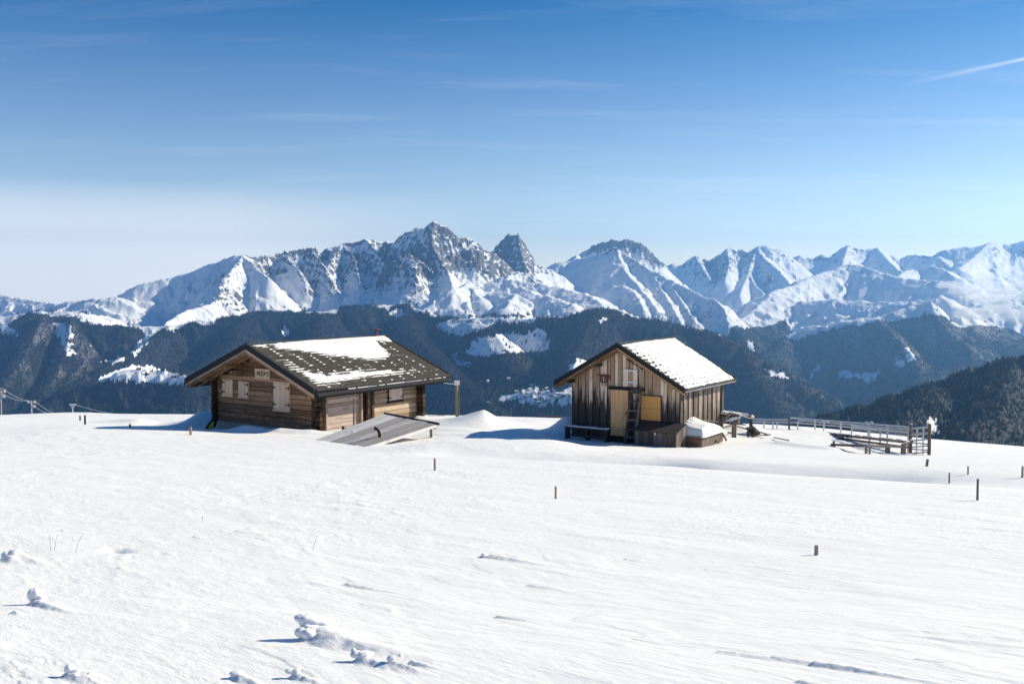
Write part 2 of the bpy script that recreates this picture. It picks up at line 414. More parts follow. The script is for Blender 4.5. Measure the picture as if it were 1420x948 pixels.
    rmask = sstep(.42, 1.05, (slope - 1.0) * .80 + rk * .38 + n1 * .95 + n3 * .65 + np.clip(conv / 12, -.4, .5))
    rmask = rmask * np.clip(rk * 3, 0, 1)
    # scattered outcrops in the open snow
    outc = sstep(.44, .56, fbm(x / 90, y / 45, 4, 131, .6)) * (y > 6800) * .85
    # ---- forest
    TL = [(-300,455),(0,452),(20,447),(30,438),(60,435),(100,438),(115,447),(135,449),(175,452),(198,456),(203,474),(222,457),(247,454),(262,444),(271,442),(281,452),(297,451),(299,440),(322,436),(342,433),(358,431),(374,430),(400,431),(432,434),(447,433),(467,431),(472,423),(489,423),(533,424),(538,431),(543,423),(568,421),(577,431),(590,434),(603,441),(630,436),(655,434),(700,437),(740,440),(786,438),(812,430),(828,426),(855,430),(874,437),(899,440),(917,445),(962,454),(987,459),(1007,466),(1014,453),(1045,455),(1072,449),(1089,440),(1100,468),(1156,453),(1209,448),(1243,444),(1275,439),(1296,435),(1313,438),(1322,453),(1360,450),(1400,455),(1420,465),(1700,465)]
    tl = np.interp(px, [a for a, b in TL], [b for a, b in TL])
    jit = n2 * 5 + fbm(px / 40, py / 25, 3, 107) * 4
    fo = sstep(-1.5, 2.5, py + jit - tl)
    # scattered trees thinning out above the tree line
    thin = sstep(.12, .42, n2 + .5 * fbm(px / 5, py / 4, 2, 109)) * sstep(-16, 0, py - tl)
    fo = np.maximum(fo, thin * .8 * ((px < 760) | (px > 1080)))
    CLEAR = [[(132,530),(150,517),(185,506),(205,508),(222,512),(255,520),(262,531),(245,533),(200,529),(160,527)],
     [(138,501),(170,494),(175,497),(150,505)],[(86,483),(98,484),(106,490),(96,493)],
     [(74,446),(80,464),(88,484),(100,482),(94,462),(92,447)],[(94,450),(96,470),(100,468),(100,452)],[(0,449),(18,456),(30,466),(12,463),(0,458)],
     [(604,449),(622,445),(640,440),(700,438),(745,440),(740,448),(690,447),(665,458),(640,466),(618,462)],
     [(645,491),(660,470),(700,462),(730,464),(745,454),(755,458),(764,484),(735,488),(700,489),(672,494)],
     [(625,490),(632,490),(640,502),(652,501),(652,508),(636,508)],[(393,449),(399,447),(397,456),(402,464),(396,468),(393,460)],
     [(827,442),(838,441),(846,444),(832,448)],
     [(676,556),(705,548),(735,537),(742,535),(752,541),(770,540),(773,550),(795,553),(792,558),(765,560),(748,564),(735,560),(712,554),(690,557)],
     [(791,505),(800,497),(812,499),(818,500),(805,512),(790,518)],[(768,548),(800,532),(800,560),(780,562)],
     [(1088,470),(1108,456),(1140,446),(1175,440),(1200,437),(1190,445),(1160,455),(1130,462),(1110,471)],
     [(1162,517),(1178,514),(1190,518),(1222,516),(1210,530),(1198,531),(1196,524),(1178,524),(1166,526)],
     [(1033,477),(1046,474),(1048,482),(1042,487)],[(1060,513),(1080,516),(1104,524),(1080,524),(1062,518)],
     [(1255,482),(1262,481),(1270,500),(1255,502)],[(1240,500),(1246,492),(1254,508),(1243,508)],
     [(1320,440),(1335,448),(1322,454)],[(1290,582),(1298,580),(1303,596),(1294,604),(1284,596)],
     [(1128,508),(1140,504),(1136,512),(1124,526),(1122,520)],[(1118,446),(1150,440),(1170,446),(1130,455)],
     [(230,455),(262,432),(292,428),(300,440),(285,450),(262,443),(238,462)],
     [(180,487),(205,462),(214,452),(205,475),(185,496)],[(540,432),(556,426),(562,436),(548,442)]]
    ppx = px + fbm(px / 9, py / 7, 3, 113) * 9; ppy = py + fbm(px / 9, py / 7, 3, 114) * 5
    cl_ = np.zeros(x.size, bool)
    for p in CLEAR: cl_ |= inpoly(ppx, ppy, p)
    cl_ |= (fbm(px / 14, py / 7, 3, 117) > .60) & (y < 9000) & (y > 3000)
    # islands of trees inside the larger clearings
    isl = fbm(px / 6, py / 4, 2, 119) > .38
    fo = np.where(cl_ & ~isl, 0, fo)
    # light rocky brushwood left; thin frosty woods right, paled in colour for haze
    brush_haze = np.exp(-((px - 60) / 90) ** 2 - ((py - 490) / 55) ** 2) * sstep(-.1, .3, fbm(px / 30 + py / 40, py / 60 - px / 80, 4, 121)) 
    brush_haze += .6 * np.exp(-((px - 1270) / 90) ** 2 - ((py - 465) / 30) ** 2) * sstep(-.1, .3, fbm(px / 20, py / 30, 4, 123))
    brush_haze += .9 * np.exp(-((px - 1350) / 90) ** 2 - ((py - 440) / 28) ** 2) + .5 * np.exp(-((px - 1130) / 90) ** 2 - ((py - 455) / 14) ** 2)
    brush_haze += .75 * np.exp(-((px - 1260) / 170) ** 2 - ((py - 485) / 45) ** 2) * sstep(-.35, .25, fbm(px / 26 - py / 60, py / 34, 4, 125)) * (y > 5500)  # pales the right valley forest in place of thicker haze
    brush_haze = np.clip(brush_haze, 0, 1)
    fo = np.where(y < 2850, 1.0, fo)
    cl2 = inpoly(ppx, ppy, [(1290,582),(1298,580),(1303,596),(1294,604),(1284,596)]) & (y < 2850)
    fo = np.where(cl2, 0, fo)
    r_ = np.maximum(rmask, outc * (1 - np.clip(fo, 0, 1)))
    co = np.stack([x, y, h], 1)
    me = grid_mesh('mountain_range', co, NR, NC, {'rock': r_, 'forest': fo, 'brush_haze': brush_haze})
    # what of it the camera can see: used to decide where trees are worth planting
    el = H / rr[:, None]
    run = np.maximum.accumulate(el, axis=0)
    vis = (el >= run - .0012).ravel()
    return me, dict(x=x, y=y, h=h, fo=fo, vis=vis, NR=NR, NC=NC, brush_haze=brush_haze, slope=slope, rr=rr, th=th)

def mat_mountain():
    t = NT('mountain_ground')
    p = t.pos()
    rock, fo, br = t.attr('rock'), t.attr('forest'), t.attr('brush_haze')
    n = t.noise(p, .012, 8, .68); n2 = t.noise(p, .05, 7, .72)
    rk = t.ramp(t.math('ADD', rock, t.math('MULTIPLY', t.math('SUBTRACT', n2, .5), 2.4)), .44, .62)
    rk = t.math('MULTIPLY', rk, t.ramp(rock, .03, .18))
    rc = t.mix(n, (.075, .074, .080), (.24, .22, .205))
    snow = t.mix(t.noise(p, .004, 4, .5), (.80, .82, .86), (.88, .885, .90))
    c = t.mix(rk, snow, rc)
    und = t.mix(t.ramp(t.noise(p, .03, 5, .7), .54, .74), (.020, .024, .026), (.07, .07, .08))
    brc = t.mix(t.ramp(n2, .40, .64), (.075, .060, .055), (.30, .28, .28))
    und = t.mix(br, und, brc)
    c = t.mix(t.ramp(fo, .3, .7), c, und)
    t.set(t.b.inputs['Base Color'], c)
    t.b.inputs['Roughness'].default_value = .85
    t.b.inputs['Specular IOR Level'].default_value = .15
    hgt = t.math('ADD', t.math('MULTIPLY', t.noise(p, .02, 9, .7), t.math('ADD', .25, t.math('MULTIPLY', rock, 1.2))), 0)
    t.bump(hgt, .8, 26.0)
    return t.m

far_me, FAR = make_far()
link('mountain_range', far_me, [mat_mountain()], kind='structure')

# ---- forest on the mountainsides: small conifers scattered by geometry nodes
def mat_conifer(name, a, b, frost):
    t = NT(name)
    oi = t.n('ShaderNodeObjectInfo').outputs['Random']
    c = t.mix(oi, a, b)
    nn = t.noise(t.pos(), .018, 5, .65)
    c = t.mix(t.ramp(nn, frost - .08, frost + .12), c, (.12, .13, .14))
    t.set(t.b.inputs['Base Color'], c)
    t.b.inputs['Roughness'].default_value = .9
    t.b.inputs['Specular IOR Level'].default_value = .1
    return t.m
def conifer_mesh(name, seed, tiers=3, sides=6):
    rnd = random.Random(seed)
    bm = bmesh.new()
    for k in range(tiers):
        z0 = .10 + .26 * k; z1 = z0 + .42; r0 = .23 * (1 - k * .27)
        top = bm.verts.new((rnd.uniform(-.02, .02), rnd.uniform(-.02, .02), min(1, z1)))
        ring = [bm.verts.new((math.cos(6.283 * i / sides + k) * r0 * rnd.uniform(.75, 1.2), math.sin(6.283 * i / sides + k) * r0 * rnd.uniform(.75, 1.2), z0 + rnd.uniform(-.04, .04))) for i in range(sides)]
        for i in range(sides): bm.faces.new((ring[i], ring[(i + 1) % sides], top))
    me = bpy.data.meshes.new(name); bm.to_mesh(me); bm.free()
    return me
def scatter(name, pts, scl, meshes, label_, seed):
    me = bpy.data.meshes.new(name)
    me.vertices.add(len(pts)); me.vertices.foreach_set('co', pts.astype(np.float32).ravel())
    a = me.attributes.new('tree_size', 'FLOAT', 'POINT'); a.data.foreach_set('value', scl.astype(np.float32))
    o = link(name, me, kind='stuff', label=label_, category='forest')
    ng = bpy.data.node_groups.new(name + '_scatter', 'GeometryNodeTree')
    ng.interface.new_socket('Geometry', in_out='INPUT', socket_type='NodeSocketGeometry')
    ng.interface.new_socket('Geometry', in_out='OUTPUT', socket_type='NodeSocketGeometry')
    N = ng.nodes; Lk = ng.links
    gi = N.new('NodeGroupInput'); go = N.new('NodeGroupOutput')
    m2p = N.new('GeometryNodeMeshToPoints'); Lk.new(gi.outputs[0], m2p.inputs['Mesh'])
    na = N.new('GeometryNodeInputNamedAttribute'); na.data_type = 'FLOAT'; na.inputs['Name'].default_value = 'tree_size'
    iop = N.new('GeometryNodeInstanceOnPoints'); Lk.new(m2p.outputs[0], iop.inputs['Points'])
    jg = N.new('GeometryNodeGeometryToInstance')
    for m_ in meshes:
        # the tree shape enters the tree as a mesh made inside this node group
        oi = N.new('GeometryNodeObjectInfo'); oi.inputs[0].default_value = m_; oi.inputs['As Instance'].default_value = True
        Lk.new(oi.outputs['Geometry'], jg.inputs[0])
    Lk.new(jg.outputs[0], iop.inputs['Instance'])
    Lk.new(na.outputs[0], iop.inputs['Scale'])
    rv = N.new('FunctionNodeRandomValue'); rv.data_type = 'FLOAT_VECTOR'; rv.inputs[1].default_value = (.04, .04, 6.28)
    Lk.new(rv.outputs[0], iop.inputs['Rotation'])
    Lk.new(iop.outputs[0], go.inputs[0])
    md = o.modifiers.new('scatter', 'NODES'); md.node_group = ng
    return o
def plant_forests():
    rng = np.random.default_rng(7)
    f = FAR; NR, NC = f['NR'], f['NC']
    # screen-even density: pick among visible cells
    x, y, h, fo, vis = f['x'], f['y'], f['h'], f['fo'], f['vis']
    px, py = to_px(x, y, h)
    m = vis & (fo > .35) & (px > -60) & (px < 1480) & (py < 660)
    farm = m & (y > 3200) & (y < 12500); nearm = m & (y < 2850) & (y > 1100)
    rows = np.repeat(np.arange(NR), NC)
    drr = np.gradient(f['rr']); dth = f['th'][1] - f['th'][0]
    def pick(mask, per_m2, cap):
        idx = np.nonzero(mask)[0]
        area = drr[rows[idx]] * dth * y[idx]
        w = area * fo[idx] * per_m2 * (1 - .8 * f['brush_haze'][idx])
        k = rng.poisson(w)
        idx = np.repeat(idx, k)
        if idx.size > cap: idx = rng.choice(idx, cap, replace=False)
        ox = rng.uniform(-.5, .5, idx.size) * dth * y[idx]; oy = rng.uniform(-.5, .5, idx.size) * drr[rows[idx]]
        X_ = x[idx] + ox; Y_ = y[idx] + oy
        # bilinear height
        r = np.interp(Y_, f['rr'], np.arange(NR)); t_ = (np.arctan2(X_, Y_) - f['th'][0]) / dth
        r0 = np.clip(r.astype(int), 0, NR - 2); t0 = np.clip(t_.astype(int), 0, NC - 2)
        a, b = r - r0, t_ - t0
        H = h.reshape(NR, NC)
        Z_ = (H[r0, t0] * (1 - a) + H[r0 + 1, t0] * a) * (1 - b) + (H[r0, t0 + 1] * (1 - a) + H[r0 + 1, t0 + 1] * a) * b
        return np.stack([X_, Y_, Z_ - 1.5], 1)
    kinds = []
    for i, (a, b, fr) in enumerate([((.016, .022, .020), (.034, .040, .036), .60), ((.040, .036, .032), (.060, .052, .048), .50)]):
        me = conifer_mesh('conifer', 5 + i); me.materials.append(mat_conifer('conifer_needles' if i == 0 else 'larch_twigs', a, b, fr))
        o = bpy.data.objects.new('conifer_pattern', me); kinds.append(o)
    P = pick(farm, 1 / 150., 260000)
    sel = rng.random(len(P)) < .72
    scatter('mountain_forest', P[sel], rng.uniform(10, 23, sel.sum()), kinds[:1], 'dark conifer forest covering the lower slopes of the snowy mountains', 1)
    s2 = ~sel
    scatter('larch_wood', P[s2], rng.uniform(9, 19, s2.sum()), kinds[1:], 'bare brownish larches mixed thinly through the dark mountain forest', 2)
    Q = pick(nearm, 1 / 36., 120000)
    s3 = rng.random(len(Q)) < .6
    scatter('hillside_forest', Q[s3], rng.uniform(5, 11.5, s3.sum()), kinds[:1], 'dark forest covering the nearer hill at the right edge', 3)
    scatter('hillside_larches', Q[~s3], rng.uniform(5, 10, (~s3).sum()), kinds[1:], 'brownish bare trees mixed into the forest of the nearer hill', 4)
    print('trees', len(P), len(Q))
plant_forests()
# ------------------------------------------------------------------ snow field round the huts
GC = [  # (px, py, depth m) of the snow surface
 (710,948,4.55),(0,948,4.7),(1420,948,4.5),(350,829,8),(1050,829,8),(710,829,8),(0,829,8.1),(1420,829,7.9),(710,749,12),(200,749,12),(1250,749,12),
 (710,690,18),(150,690,18),(1200,692,17.8),(1400,698,17),(710,655,25),(200,655,25),(1000,656,25),(1300,664,24),(1400,668,23),(60,640,29),
 (450,631,33),(700,629,33),(950,634,32.5),(1150,641,31),(1350,646,29.5),(200,622,36),(20,618,37),
 (440,599,46.5),(301,595,49.6),(290,593,51),(520,588,49.5),(577,577.5,52.3),(592,577,53),(495,622.5,36.3),(440,610,40),(580,611,39.5),(560,602,43),
 (943,618,41),(880,618,40.2),(793,607,43.7),(860,617,41),(997,600,44.6),(966,617.5,41.5),(1018,605,44),(760,614,39.5),(680,606,40.2),(620,602,42),(760,604,43.5),(700,607,42.6),(830,612,41.7),
 (1289,631,38.5),(1262,629,39.5),(1202,628,38.5),(1230,626.5,40),(1181,614.5,43),(1130,597.5,48.5),(1094,601.5,46),(1041,593,50.5),(1072,601,46.5),(1420,640,32),
 (0,576,70),(60,573.3,72),(100,571.2,73),(150,573.6,73),(250,574,72),(88,595.5,44),(180,596,44.5),(250,596.5,45),(290,597,45.2),(330,598.5,45.2),(370,600,45),(405,601,44.7),(30,597,46),(110,589,50.5),(180,589.5,51.5),(250,590.5,51.5),(120,583,60),(230,582,62),(-60,600,46),
 (630,575.5,60),(600,576,60),(560,575,62),(760,581,57),(715,583,56),(670,579,57),(800,581,58),(900,585,60),(1000,586,59),(1060,588.5,59),(1130,593,57.5),(1200,600,56),(1260,607.5,53.5),(1310,610.5,52),(1420,620.5,49),
 (400,578,75),
]
XY = []; ZZ = []
for a, b, d in GC:
    p = at(a, b, d); XY.append((p.x, p.y)); ZZ.append(p.z)
for X_, Y_, Z_ in [(0,0,-1.45),(0,-12,-.6),(-12,-5,-.9),(12,-5,-1.2),(-60,20,-4.4),(60,20,-6.5),(-70,60,-8.0),(70,55,-12.5),(-60,95,-16),(-20,95,-15.5),(20,93,-15.5),(60,90,-18),
                   (-90,0,-3),(90,0,-5),(0,-60,4),(-60,-50,3),(60,-50,2),(-35,84,-11.2),(0,76,-10.6),(35,70,-11.6)]:
    XY.append((X_, Y_)); ZZ.append(Z_)
XY = np.array(XY); ZZ = np.array(ZZ)
def _plane(x, y): return -1.45 - .117 * y
def _tps(r2): return np.where(r2 > 0, r2 * np.log(r2 + 1e-12) * .5, 0)
_n = len(XY)
_K = _tps(((XY[:, None] - XY[None]) ** 2).sum(-1)) + np.eye(_n) * 1.5
_P = np.column_stack([np.ones(_n), XY])
_A = np.block([[_K, _P], [_P.T, np.zeros((3, 3))]])
_sol = np.linalg.solve(_A, np.concatenate([ZZ - _plane(XY[:, 0], XY[:, 1]), np.zeros(3)]))
def smooth_ground(x, y):
    z = _plane(x, y) + _sol[_n] + _sol[_n + 1] * x + _sol[_n + 2] * y
    for i in range(_n):
        z = z + _sol[i] * _tps((x - XY[i, 0]) ** 2 + (y - XY[i, 1]) ** 2)
    r = np.sqrt(x * x + y * y)
    k = sstep(84, 112, r)
    return z * (1 - k) + (near_fall(x, y) - 3) * k
# drifts and mounds: (px, py of the foot, depth, height m, radius across m, radius in depth m, rotation deg, sharpness)
def ridge_bump(x, y, x0, y0, x1, y1, h0, h1, w, p=1.0):
    ex, ey = x1 - x0, y1 - y0; l2 = ex * ex + ey * ey
    t = np.clip(((x - x0) * ex + (y - y0) * ey) / l2, 0, 1)
    d = np.sqrt((x - x0 - t * ex) ** 2 + (y - y0 - t * ey) ** 2) / w
    return (h0 + (h1 - h0) * t) * np.exp(-d ** 2 * p)
def W2(px, d): return ray(px, 500)[0] * d
def mounds(x, y):
    z = 0 * x
    # drift between the huts, with its peak at (672, 568)
    def cone(cx, cy, h, rl, rr_, rf, rb, q=1.25):
        dx = (x - cx); dy = (y - cy)
        d = np.sqrt((dx / np.where(dx < 0, rl, rr_)) ** 2 + (dy / np.where(dy < 0, rf, rb)) ** 2)
        return h * np.exp(-d ** q)
    z = z + cone(W2(671, 47.5), 47.5, .76, 1.5, 1.0, 2.6, 1.6)
    z = z + cone(W2(640, 49), 49, .14, 1.8, 1.8, 2.0, 1.6, 2)
    z = z + cone(W2(742, 50), 50, .20, 1.2, 1.6, 1.2, 1.6, 2)
    # drift against the left side of the plank hut, scoured hollow beside it
    z = z + cone(W2(788, 45.2), 45.2, .78, .75, 1.3, 1.1, 1.4, 2.0)
    # cornice and bowl left of the log hut
    z = z + cone(W2(281, 53.5), 53.5, .75, .9, 1.6, 1.6, 1.8, 1.8)
    z = z + cone(W2(262, 55.5), 55.5, .30, 1.3, 1.3, 1.2, 1.5, 2.0)
    z = z - cone(W2(225, 54.5), 54.5, .28, 2.4, 2.0, 2.0, 1.6, 2.0)
    z = z + ridge_bump(x, y, W2(190, 56), 56, W2(130, 57.5), 57.5, .28, .05, .9)
    # low wind-packed bank in front of the log hut's gable
    for a, d, h in ((322, 45.4, .10), (340, 45.5, .20), (362, 45.3, .12), (388, 45.0, .20), (412, 44.7, .11), (433, 44.8, .12)):
        z = z + cone(W2(a, d), d, h, .5, .8, .35, .9, 2)
    # swell in front of the plank hut, running to the right
    z = z + ridge_bump(x, y, W2(600, 36), 36, W2(760, 37), 37, .16, .28, 1.4)
    z = z - ridge_bump(x, y, W2(640, 33.5), 33.5, W2(900, 31), 31, .14, .38, 1.2)
    z = z - ridge_bump(x, y, W2(900, 31), 31, W2(1200, 26.5), 26.5, .38, .30, 1.4)
    z = z - ridge_bump(x, y, W2(1200, 26.5), 26.5, W2(1500, 22), 22, .22, .15, 1.8)
    z = z + ridge_bump(x, y, W2(610, 41), 41, W2(700, 40.3), 40.3, .12, .10, .55)
    z = z + ridge_bump(x, y, W2(600, 44), 44, W2(660, 43), 43, .12, .10, .6)
    # snow heaped beside the plank hut and round the old timbers
    z = z + cone(W2(975, 43.0), 43.0, .34, .8, .9, .5, .8, 2)
    z = z + cone(W2(1030, 46), 46, .28, 1.0, 1.2, .8, 1.2, 2)
    z = z + cone(W2(1120, 46.5), 46.5, .15, 2.2, 2.2, .8, 1.2, 2)
    z = z + ridge_bump(x, y, W2(1090, 42), 42, W2(1150, 40.5), 40.5, .12, .10, .5)
    # hollow where the small gable snow melts at the platform
    z = z - cone(W2(560, 41.5), 41.5, .12, 1.0, 1.0, .6, .6, 2)
    return z
LUMPS = []   # small clods in the foreground: (px, py, height m, radius m)
def wind(x, y): return x * .61 - y * .79, x * .79 + y * .61
def snow_detail(x, y):
    u, v = wind(x, y)
    wob = fbm(x * .5, y * .5, 3, 205) * .5
    z = .05 * fbm(x * .10, y * .10, 3, 201) + .022 * fbm(u * .35, v * .9 + wob, 4, 202)
    # wind-cut plates with a sharp upwind lip
    n = fbm(u * .33, v * 1.5 + wob * 2, 4, 203, .55)
    patch = sstep(-.1, .35, fbm(x * .18, y * .18, 3, 204))
    z = z + .007 * sstep(.10, .20, n) * patch + .004 * sstep(.26, .34, n)
    n2 = fbm(u * 1.1, v * 4.2 + wob * 4, 4, 206, .6)
    z = z + .0045 * sstep(.16, .26, n2) * (.2 + patch)
    n3 = gnoise(u * 2.2 + wob * 3, v * 7.5, 207)
    z = z + .007 * np.clip(n3 - .38, 0, 1) * (.3 + patch) * 2
    # fine crust ripple
    z = z + .002 * fbm(u * 5, v * 14, 3, 208)
    return z
def lumps(x, y):
    z = 0 * x
    for cx, cy, h, r, tail in LUMPS:
        m = (np.abs(x - cx) < tail + 4 * r) & (np.abs(y - cy) < tail + 4 * r)
        if not m.any(): continue
        dx, dy = x[m] - cx, y[m] - cy
        u = dx * .72 - dy * .69; v = dx * .69 + dy * .72
        wv = r * (1 + .35 * fbm(dx / r * .9 + cx, dy / r * .9, 2, 209))
        d = np.sqrt((v / wv) ** 2 + np.where(u < 0, (u / (wv * .7)) ** 2, (u / tail) ** 2))
        prof = 1 - sstep(.0, 1.2, d)
        z[m] = z[m] + h * prof * (1 + .35 * fbm(x[m] / r * .8, y[m] / r * .8, 3, 210))
    return z
def ground(x, y, detail=True):
    x = np.atleast_1d(np.asarray(x, float)); y = np.atleast_1d(np.asarray(y, float))
    z = smooth_ground(x, y) + mounds(x, y)
    if detail:
        r = np.sqrt(x * x + y * y)
        z = z + snow_detail(x, y) * (1 - .0 * r) + lumps(x, y)
    return z
def gz(x, y): return float(ground(x, y)[0])
def hit(px, py, d0=3.5, d1=90, detail=False):
    """where the sight line through a photo pixel meets the snow"""
    a, b = ray(px, py)
    d = np.concatenate([np.linspace(d0, 30, 400), np.linspace(30, d1, 800)])
    g = smooth_ground(a * d, d) + mounds(a * d, d)
    k = np.nonzero(b * d <= g)[0]
    i = k[0] if len(k) else len(d) - 1
    return Vector((a * d[i], d[i], gz(a * d[i], d[i]) if detail else g[i]))
for a, b, h, r, t_ in [(440,884,.14,.24,1.3),(48,838,.10,.10,.9),(10,778,.13,.16,.5),(30,776,.10,.15,.8),(96,934,.07,.07,.35),(120,936,.05,.045,.3),
        (327,934,.06,.07,.4),(408,933,.06,.06,.3),(500,914,.07,.10,.6),(545,920,.06,.06,.4),(570,914,.05,.04,.3),(672,772,.09,.10,1.3),(690,853,.05,.05,.5),(480,810,.06,.07,1.0),
        (868,775,.05,.06,.5),(735,812,.05,.07,.6),(270,745,.05,.07,.4),(20,850,.06,.06,.2),(85,735,.05,.05,.3),(165,790,.03,.06,.2),(112,925,.02,.08,.4),(1128,800,.02,.08,.9),
        (1130,918,.04,.07,1.2),(1075,908,.02,.06,.8),(1272,912,.02,.03,.3),(1110,946,.03,.06,.4),(980,790,.02,.07,1.0),(330,738,.04,.10,1.2),(230,770,.04,.05,.3),(640,690,.04,.06,.5),(1000,900,.03,.08,1.4)]:
    p = hit(a, b); LUMPS.append((p.x, p.y, h * .42, r * .62, t_ * .8))
# the oblong hollow in the left foreground
p_ = hit(155, 762); LUMPS.append((p_.x, p_.y, -.05, .16, .5))

def make_snow_field():
    th = np.concatenate([np.linspace(R(-180), R(-34), 36, endpoint=False), np.linspace(R(-34), R(34), 860, endpoint=False), np.linspace(R(34), R(180), 36, endpoint=False)])
    near = []
    d = .6
    while d < 3.6: near.append(d); d *= 1.25
    py = np.linspace(1040, 640, 400)
    for q in py:   # rows spaced evenly in view on an even slope
        tn = (q - 394) / F_PX
        near.append(1.5 / max(tn - .117, .01))
    far = list(np.arange(near[-1] + .14, 79, .145))
    rows = near + far + list(79 + np.cumsum(np.linspace(.3, 26, 30)))
    rr = np.array(rows)
    x = (rr[:, None] * np.sin(th)[None]).ravel(); y = (rr[:, None] * np.cos(th)[None]).ravel()
    z = ground(x, y)
    co = np.stack([x, y, z], 1)
    print('snow grid', len(rr), len(th))
    return grid_mesh('snow_field', co, len(rr), len(th), wrap=True)
def mat_snow(name='snow'):
    t = NT(name)
    p = t.pos()
    m = t.mapping(p, (1, 1, 1), (0, 0, R(52)))
    m2 = t.mapping(m, (.6, 2.4, 1))
    n = t.noise(m2, 3.5, 8, .68)
    g = t.noise(p, 160, 2, .5)
    c = t.mix(t.ramp(n, .3, .7), (.855, .855, .86), (.89, .89, .89))
    t.set(t.b.inputs['Base Color'], c)
    t.b.inputs['Roughness'].default_value = .62
    t.b.inputs['Specular IOR Level'].default_value = .28
    hgt = t.math('ADD', t.math('MULTIPLY', n, .012), t.math('MULTIPLY', g, .0022))
    n4 = t.noise(m2, 14, 5, .6)
    hgt = t.math('ADD', hgt, t.math('MULTIPLY', n4, .0025))
    t.bump(hgt, .75, 1.0)
    return t.m
SNOW = mat_snow()
link('snow_field', make_snow_field(), [SNOW], kind='structure')
# ------------------------------------------------------------------ materials of the huts
def mat_wood(name, light, dark, axis='x', grain=18, stain=None, stain_col=(.025, .022, .022), var=.35, bump=.004, knots=True, rough=.85, zline=None, fade=(.40, .62)):
    """weathered wood; grain runs along the given object axis; stain = (z of the stain edge, softness m)"""
    t = NT(name)
    o = t.obj()
    ri = t.n('ShaderNodeObjectInfo').outputs['Random']
    off = t.n('ShaderNodeCombineXYZ', {0: t.math('MULTIPLY', ri, 37.0), 1: t.math('MULTIPLY', ri, 11.0), 2: t.math('MULTIPLY', ri, 23.0)})
    v = t.n('ShaderNodeVectorMath', operation='ADD'); t.set(v.inputs[0], o); t.set(v.inputs[1], off)
    sc = {'x': (.06, 1, 1), 'y': (1, .06, 1), 'z': (1, 1, .06)}[axis]
    m = t.mapping(v.outputs[0], sc)
    g = t.noise(m, grain, 6, .68, .3)
    g2 = t.noise(m, grain * .22, 4, .6)
    patch = t.noise(v.outputs[0], 1.3, 4, .6)
    f = t.math('ADD', t.math('MULTIPLY', g, .6), t.math('ADD', t.math('MULTIPLY', g2, .35), t.math('MULTIPLY', t.math('SUBTRACT', ri, .5), var)))
    c = t.mix(t.ramp(f, fade[0] - .1, fade[1] + .08), dark, light)
    c = t.mix(t.math('MULTIPLY', t.ramp(patch, .5, .75), .45), c, tuple(x * .55 for x in dark))
    if knots:
        kv = t.mapping(v.outputs[0], {'x': (.35, 1, 1), 'y': (1, .35, 1), 'z': (1, 1, .35)}[axis])
        vo = t.n('ShaderNodeTexVoronoi', {'Scale': 4.2}); t.set(vo.inputs['Vector'], kv)
        k = t.ramp(vo.outputs['Distance'], .10, .05)
        c = t.mix(t.math('MULTIPLY', k, .75), c, tuple(x * .35 for x in dark))
    if stain:
        sep = t.n('ShaderNodeSeparateXYZ'); t.set(sep.inputs[0], o)
        sm = t.mapping(v.outputs[0], (3.2, 3.2, .5))
        ns = t.noise(sm, 1.6, 6, .7)
        zz = t.math('ADD', sep.outputs[2], t.math('MULTIPLY', t.math('SUBTRACT', ns, .5), stain[1] * 3.2))
        zz = t.math('ADD', zz, t.math('MULTIPLY', t.math('SUBTRACT', g2, .5), stain[1] * 2.5))
        s = t.ramp(zz, stain[0] + stain[1] * .5, stain[0] - stain[1] * .5)
        c = t.mix(t.math('MULTIPLY', s, stain[2] if len(stain) > 2 else .85), c, stain_col)
    t.set(t.b.inputs['Base Color'], c)
    t.b.inputs['Roughness'].default_value = rough
    t.b.inputs['Specular IOR Level'].default_value = .2
    t.bump(t.math('ADD', g, t.math('MULTIPLY', g2, .6)), .9, bump)
    return t.m
def mat_plain(name, col, rough=.7, metal=0.0, spec=.3, nz=.25, scale=6, bump=0):
    t = NT(name)
    n = t.noise(t.obj(), scale, 5, .6)
    c = t.mix(n, tuple(x * (1 - nz) for x in col), tuple(min(1, x * (1 + nz)) for x in col))
    t.set(t.b.inputs['Base Color'], c)
    t.b.inputs['Roughness'].default_value = rough; t.b.inputs['Metallic'].default_value = metal
    t.b.inputs['Specular IOR Level'].default_value = spec
    if bump: t.bump(n, .8, bump)
    return t.m
LOGW = mat_wood('brown_log_wood', (.52, .31, .175), (.165, .09, .048), 'y', 14, stain=(.55, .5, .6), stain_col=(.05, .035, .028))
LOGS = mat_wood('side_log_wood', (.50, .39, .30), (.21, .145, .10), 'x', 14, stain=None)
LOGD = mat_wood('dark_shade_log_wood', (.085, .052, .034), (.024, .015, .011), 'z', 14)
RAFT = mat_wood('rafter_wood', (.42, .26, .14), (.16, .085, .042), 'y', 14)
FACE = mat_wood('pale_verge_wood', (.50, .38, .30), (.24, .16, .11), 'y', 16)
SHUT = mat_wood('pale_shutter_wood', (.95, .72, .52), (.74, .50, .32), 'z', 16, var=.2)
SHUG = mat_wood('greyish_shutter_wood', (.70, .56, .50), (.46, .35, .30), 'z', 16, var=.2)
GREYW = mat_wood('grey_panel_wood', (.52, .43, .39), (.27, .20, .17), 'x', 14)
PLATW = mat_wood('silver_grey_planks', (.64, .62, .62), (.34, .32, .32), 'x', 20, var=.7)
GREYP = mat_wood('grey_post_wood', (.30, .25, .21), (.13, .10, .085), 'z', 20)
BLACKW = mat_wood('blackened_wood', (.075, .065, .062), (.022, .020, .021), 'z', 20)
